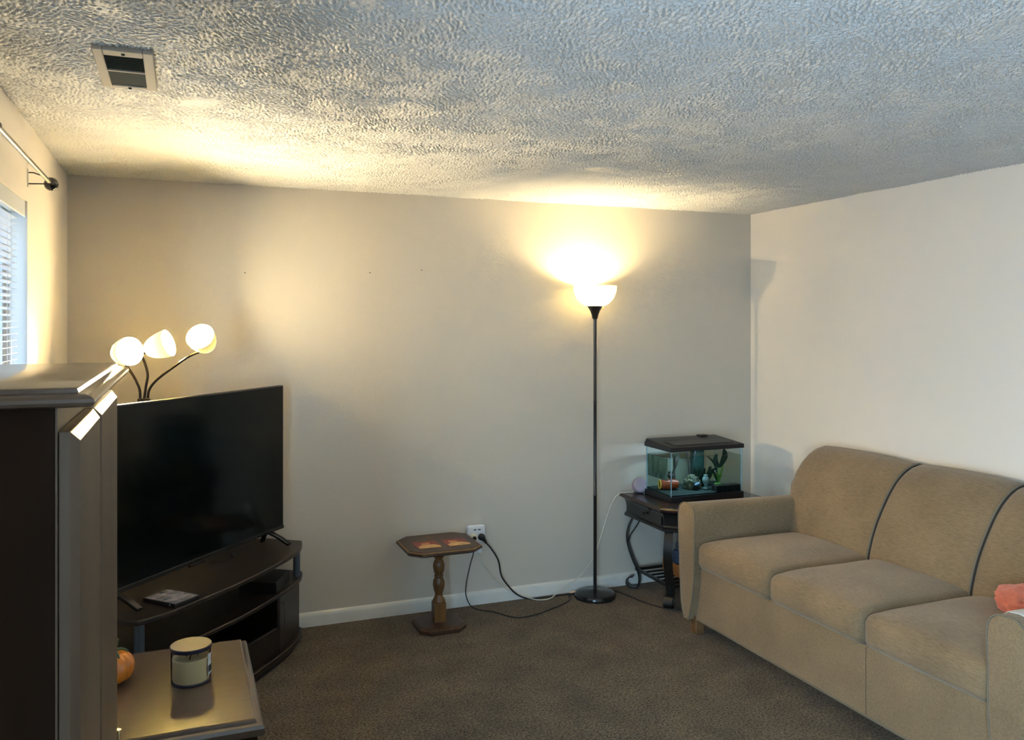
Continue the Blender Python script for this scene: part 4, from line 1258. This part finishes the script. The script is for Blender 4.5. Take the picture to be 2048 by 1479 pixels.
for i in range(3):
    y1_, y0_ = cuts[i] - 0.002, cuts[i + 1] + 0.002

    def puff(p, u, v, w):
        e = (1 - abs(v) ** 3.0) * (1 - abs(u) ** 4)
        z = p.z + (0.040 * e if w > -0.2 else 0.0) * max(0.0, (w + 0.2) / 1.2)
        x = p.x - (0.016 * (1 - v * v) * (1 - abs(w) ** 2) if u < -0.5 else 0.0)
        z += 0.004 * noise.noise(p * 7) * (w > 0)
        return (x, p.y, z)
    cu = part('seat_cushion', MB().rbox(2.578, 3.27, y0_, y1_, 0.368, 0.508, 0.040, 14, puff), 'fabric', so, smooth=70)
    for zz, nm in ((0.497, 'upper_welt'),):
        pass
prof_b = [(3.190, 0.40), (3.198, 0.47), (3.210, 0.54), (3.232, 0.615), (3.262, 0.685), (3.300, 0.755), (3.345, 0.825), (3.390, 0.880), (3.440, 0.922), (3.490, 0.948), (3.545, 0.960), (3.590, 0.950), (3.622, 0.920), (3.635, 0.87), (3.635, 0.70), (3.635, 0.12), (3.40, 0.12), (3.25, 0.30)]


def offset_profile(pr, d):
    out = []
    n = len(pr)
    cx = sum(p[0] for p in pr) / n
    cz = sum(p[1] for p in pr) / n
    for i in range(n):
        a, b = Vector(pr[i - 1]), Vector(pr[(i + 1) % n])
        t = (b - a).normalized()
        nn = Vector((-t.y, t.x))
        if nn.dot(Vector(pr[i]) - Vector((cx, cz))) < 0:
            nn = -nn
        lim = 1.0 if i < 11 else 0.0
        if d < 0:
            lim = 1.0
        out.append((pr[i][0] + nn.x * d * lim, pr[i][1] + nn.y * d * lim))
    return out


by1, by0 = 3.935, 1.92
bcut = [by1, cuts[1] + 0.012, cuts[2] + 0.012, by0]
for i in range(3):
    ya, yb_ = bcut[i], bcut[i + 1]
    rg = []
    N = 22
    for k in range(N + 1):
        s = k / N
        s = 0.5 - 0.5 * math.cos(PI * s)
        y = ya + (yb_ - ya) * s
        e = min(s, 1 - s) * abs(ya - yb_)
        rad = 0.035
        inn = -(rad - math.sqrt(max(0, rad * rad - max(0, rad - e) ** 2))) if e < rad else 0.0
        outer = (i == 0 and s < 0.5) or (i == 2 and s > 0.5)
        d = (inn * (0.95 if outer else 0.42)) + 0.016 * (1 - abs(2 * s - 1) ** 2.5)
        xmin = 3.345 - e / 0.09 * 0.16 if outer and e < 0.09 else 0
        rg.append([(max(x, xmin), y, z) for x, z in offset_profile(prof_b, d)])
    part('back_cushion', MB().loft(rg), 'fabric', so, smooth=70)
for yc in bcut[1:3]:
    pp = offset_profile(prof_b, 0.000)[1:12]
    part('back_welt', MB().tube(crom([(x, yc + 0.004, z) for x, z in pp], 5), 0.0052, 8), 'welt', so, smooth=70)
    pp = offset_profile(prof_b, -0.004)[1:12]
    part('back_seam', MB().tube(crom([(x, yc - 0.004, z) for x, z in pp], 5), 0.0036, 8), 'seam', so, smooth=70)

arm_p = [(0.055, 0.078), (0.030, 0.16), (0.008, 0.28), (0.0, 0.37), (0.0, 0.52), (-0.004, 0.61), (-0.002, 0.655), (0.010, 0.686), (0.034, 0.704), (0.070, 0.710), (0.108, 0.704), (0.136, 0.684), (0.149, 0.650), (0.150, 0.60), (0.143, 0.45), (0.134, 0.30), (0.122, 0.16), (0.092, 0.078)]
for sgn, yb2 in ((1, sy1), (-1, sy0)):
    rg = []
    cyq = sum(q[0] for q in arm_p) / len(arm_p)
    for d, x in ((0.014, 2.562), (0.005, 2.5635), (0.0015, 2.567), (0.0, 2.574), (0, 2.70), (0, 2.9), (0.0, 3.15), (0, 3.38), (0.004, 3.50), (0.02, 3.52)):
        ring = []
        for q, z in arm_p:
            k = 1 - d / 0.075
            zz = 0.39 + (z - 0.39) * (1 - d / 0.32)
            lift = -0.016 * max(0, (x - 2.6) / 0.9) if z > 0.5 else 0
            ring.append((x, yb2 + sgn * (cyq + (q - cyq) * k), zz + lift))
        rg.append(ring)
    arm = part('arm', MB().loft(rg), 'fabric_arm', so, smooth=50)
    path = [(2.566, yb2 + sgn * q, z) for q, z in arm_p]
    part('arm_welt', MB().tube(crom(path, 3), 0.0032, 6), 'welt', arm, smooth=70)
for x, y in ((2.60, 3.835), (3.50, 3.84), (2.60, 1.97), (3.50, 1.97)):
    part('leg', MB().prism([(x, y), (x + 0.055, y), (x + 0.055, y + 0.055), (x, y + 0.055)], 0.0, 0.10,), 'oak_leg', so, bevel=0.004)

# cloths on the sofa
tag(part('coral_cloth', blob((3.125, 2.290, 0.590), (0.155, 0.125, 0.075), 5.3, 0.24, 1.35, 0.547), 'coral', origin=(3.11, 2.3, 0.55), smooth=80), 'crumpled coral pink garment on the sofa seat by the near arm', 'clothing')
mbw = MB()
gx = []
for i in range(13):
    row = []
    for j in range(9):
        x = 2.62 + 0.5 * i / 12
        q = 0.012 + 0.17 * j / 8
        top = np.interp(q, [p[0] for p in arm_p[7:14]], [p[1] for p in arm_p[7:14]])
        z = float(top) - 0.016 * (x - 2.6) / 0.9 + 0.005 + 0.003 * noise.noise(Vector((x * 14, q * 22, 2)))
        row.append((x, 2.05 - min(q, 0.154), z - max(0.0, q - 0.150) * 1.5))
    gx.append(row)
rings = [[p for p in r] + [(p[0], p[1], p[2] - 0.003) for p in reversed(r)] for r in gx]
tag(part('white_cloth', mbw.loft(rings), 'linen', origin=(3.0, 1.95, 0.7), smooth=80), 'folded white cloth draped over the near sofa arm', 'cloth')

# nail marks on wall; white ceiling dabs stand in for lamp reflections
for (x, z) in ((0.329, 1.961), (1.012, 1.976), (1.317, 1.998)):
    part('nail', MB().lathe([(0.0035, 0), (0.0035, 0.003), (0.001, 0.004)], (x, YB, z), (0, -1, 0), 10), 'nail', bpy.data.objects['wall_far'])
for x, y, r in ((0.805, 4.51, 0.020), (0.862, 4.50, 0.014)):
    part('glint_patch', MB().lathe([(r, 0), (r * 0.8, -0.008), (r * 0.2, -0.009)], (x, y, ZC), n=14, sy=0.6), 'patch', bpy.data.objects['ceiling'])
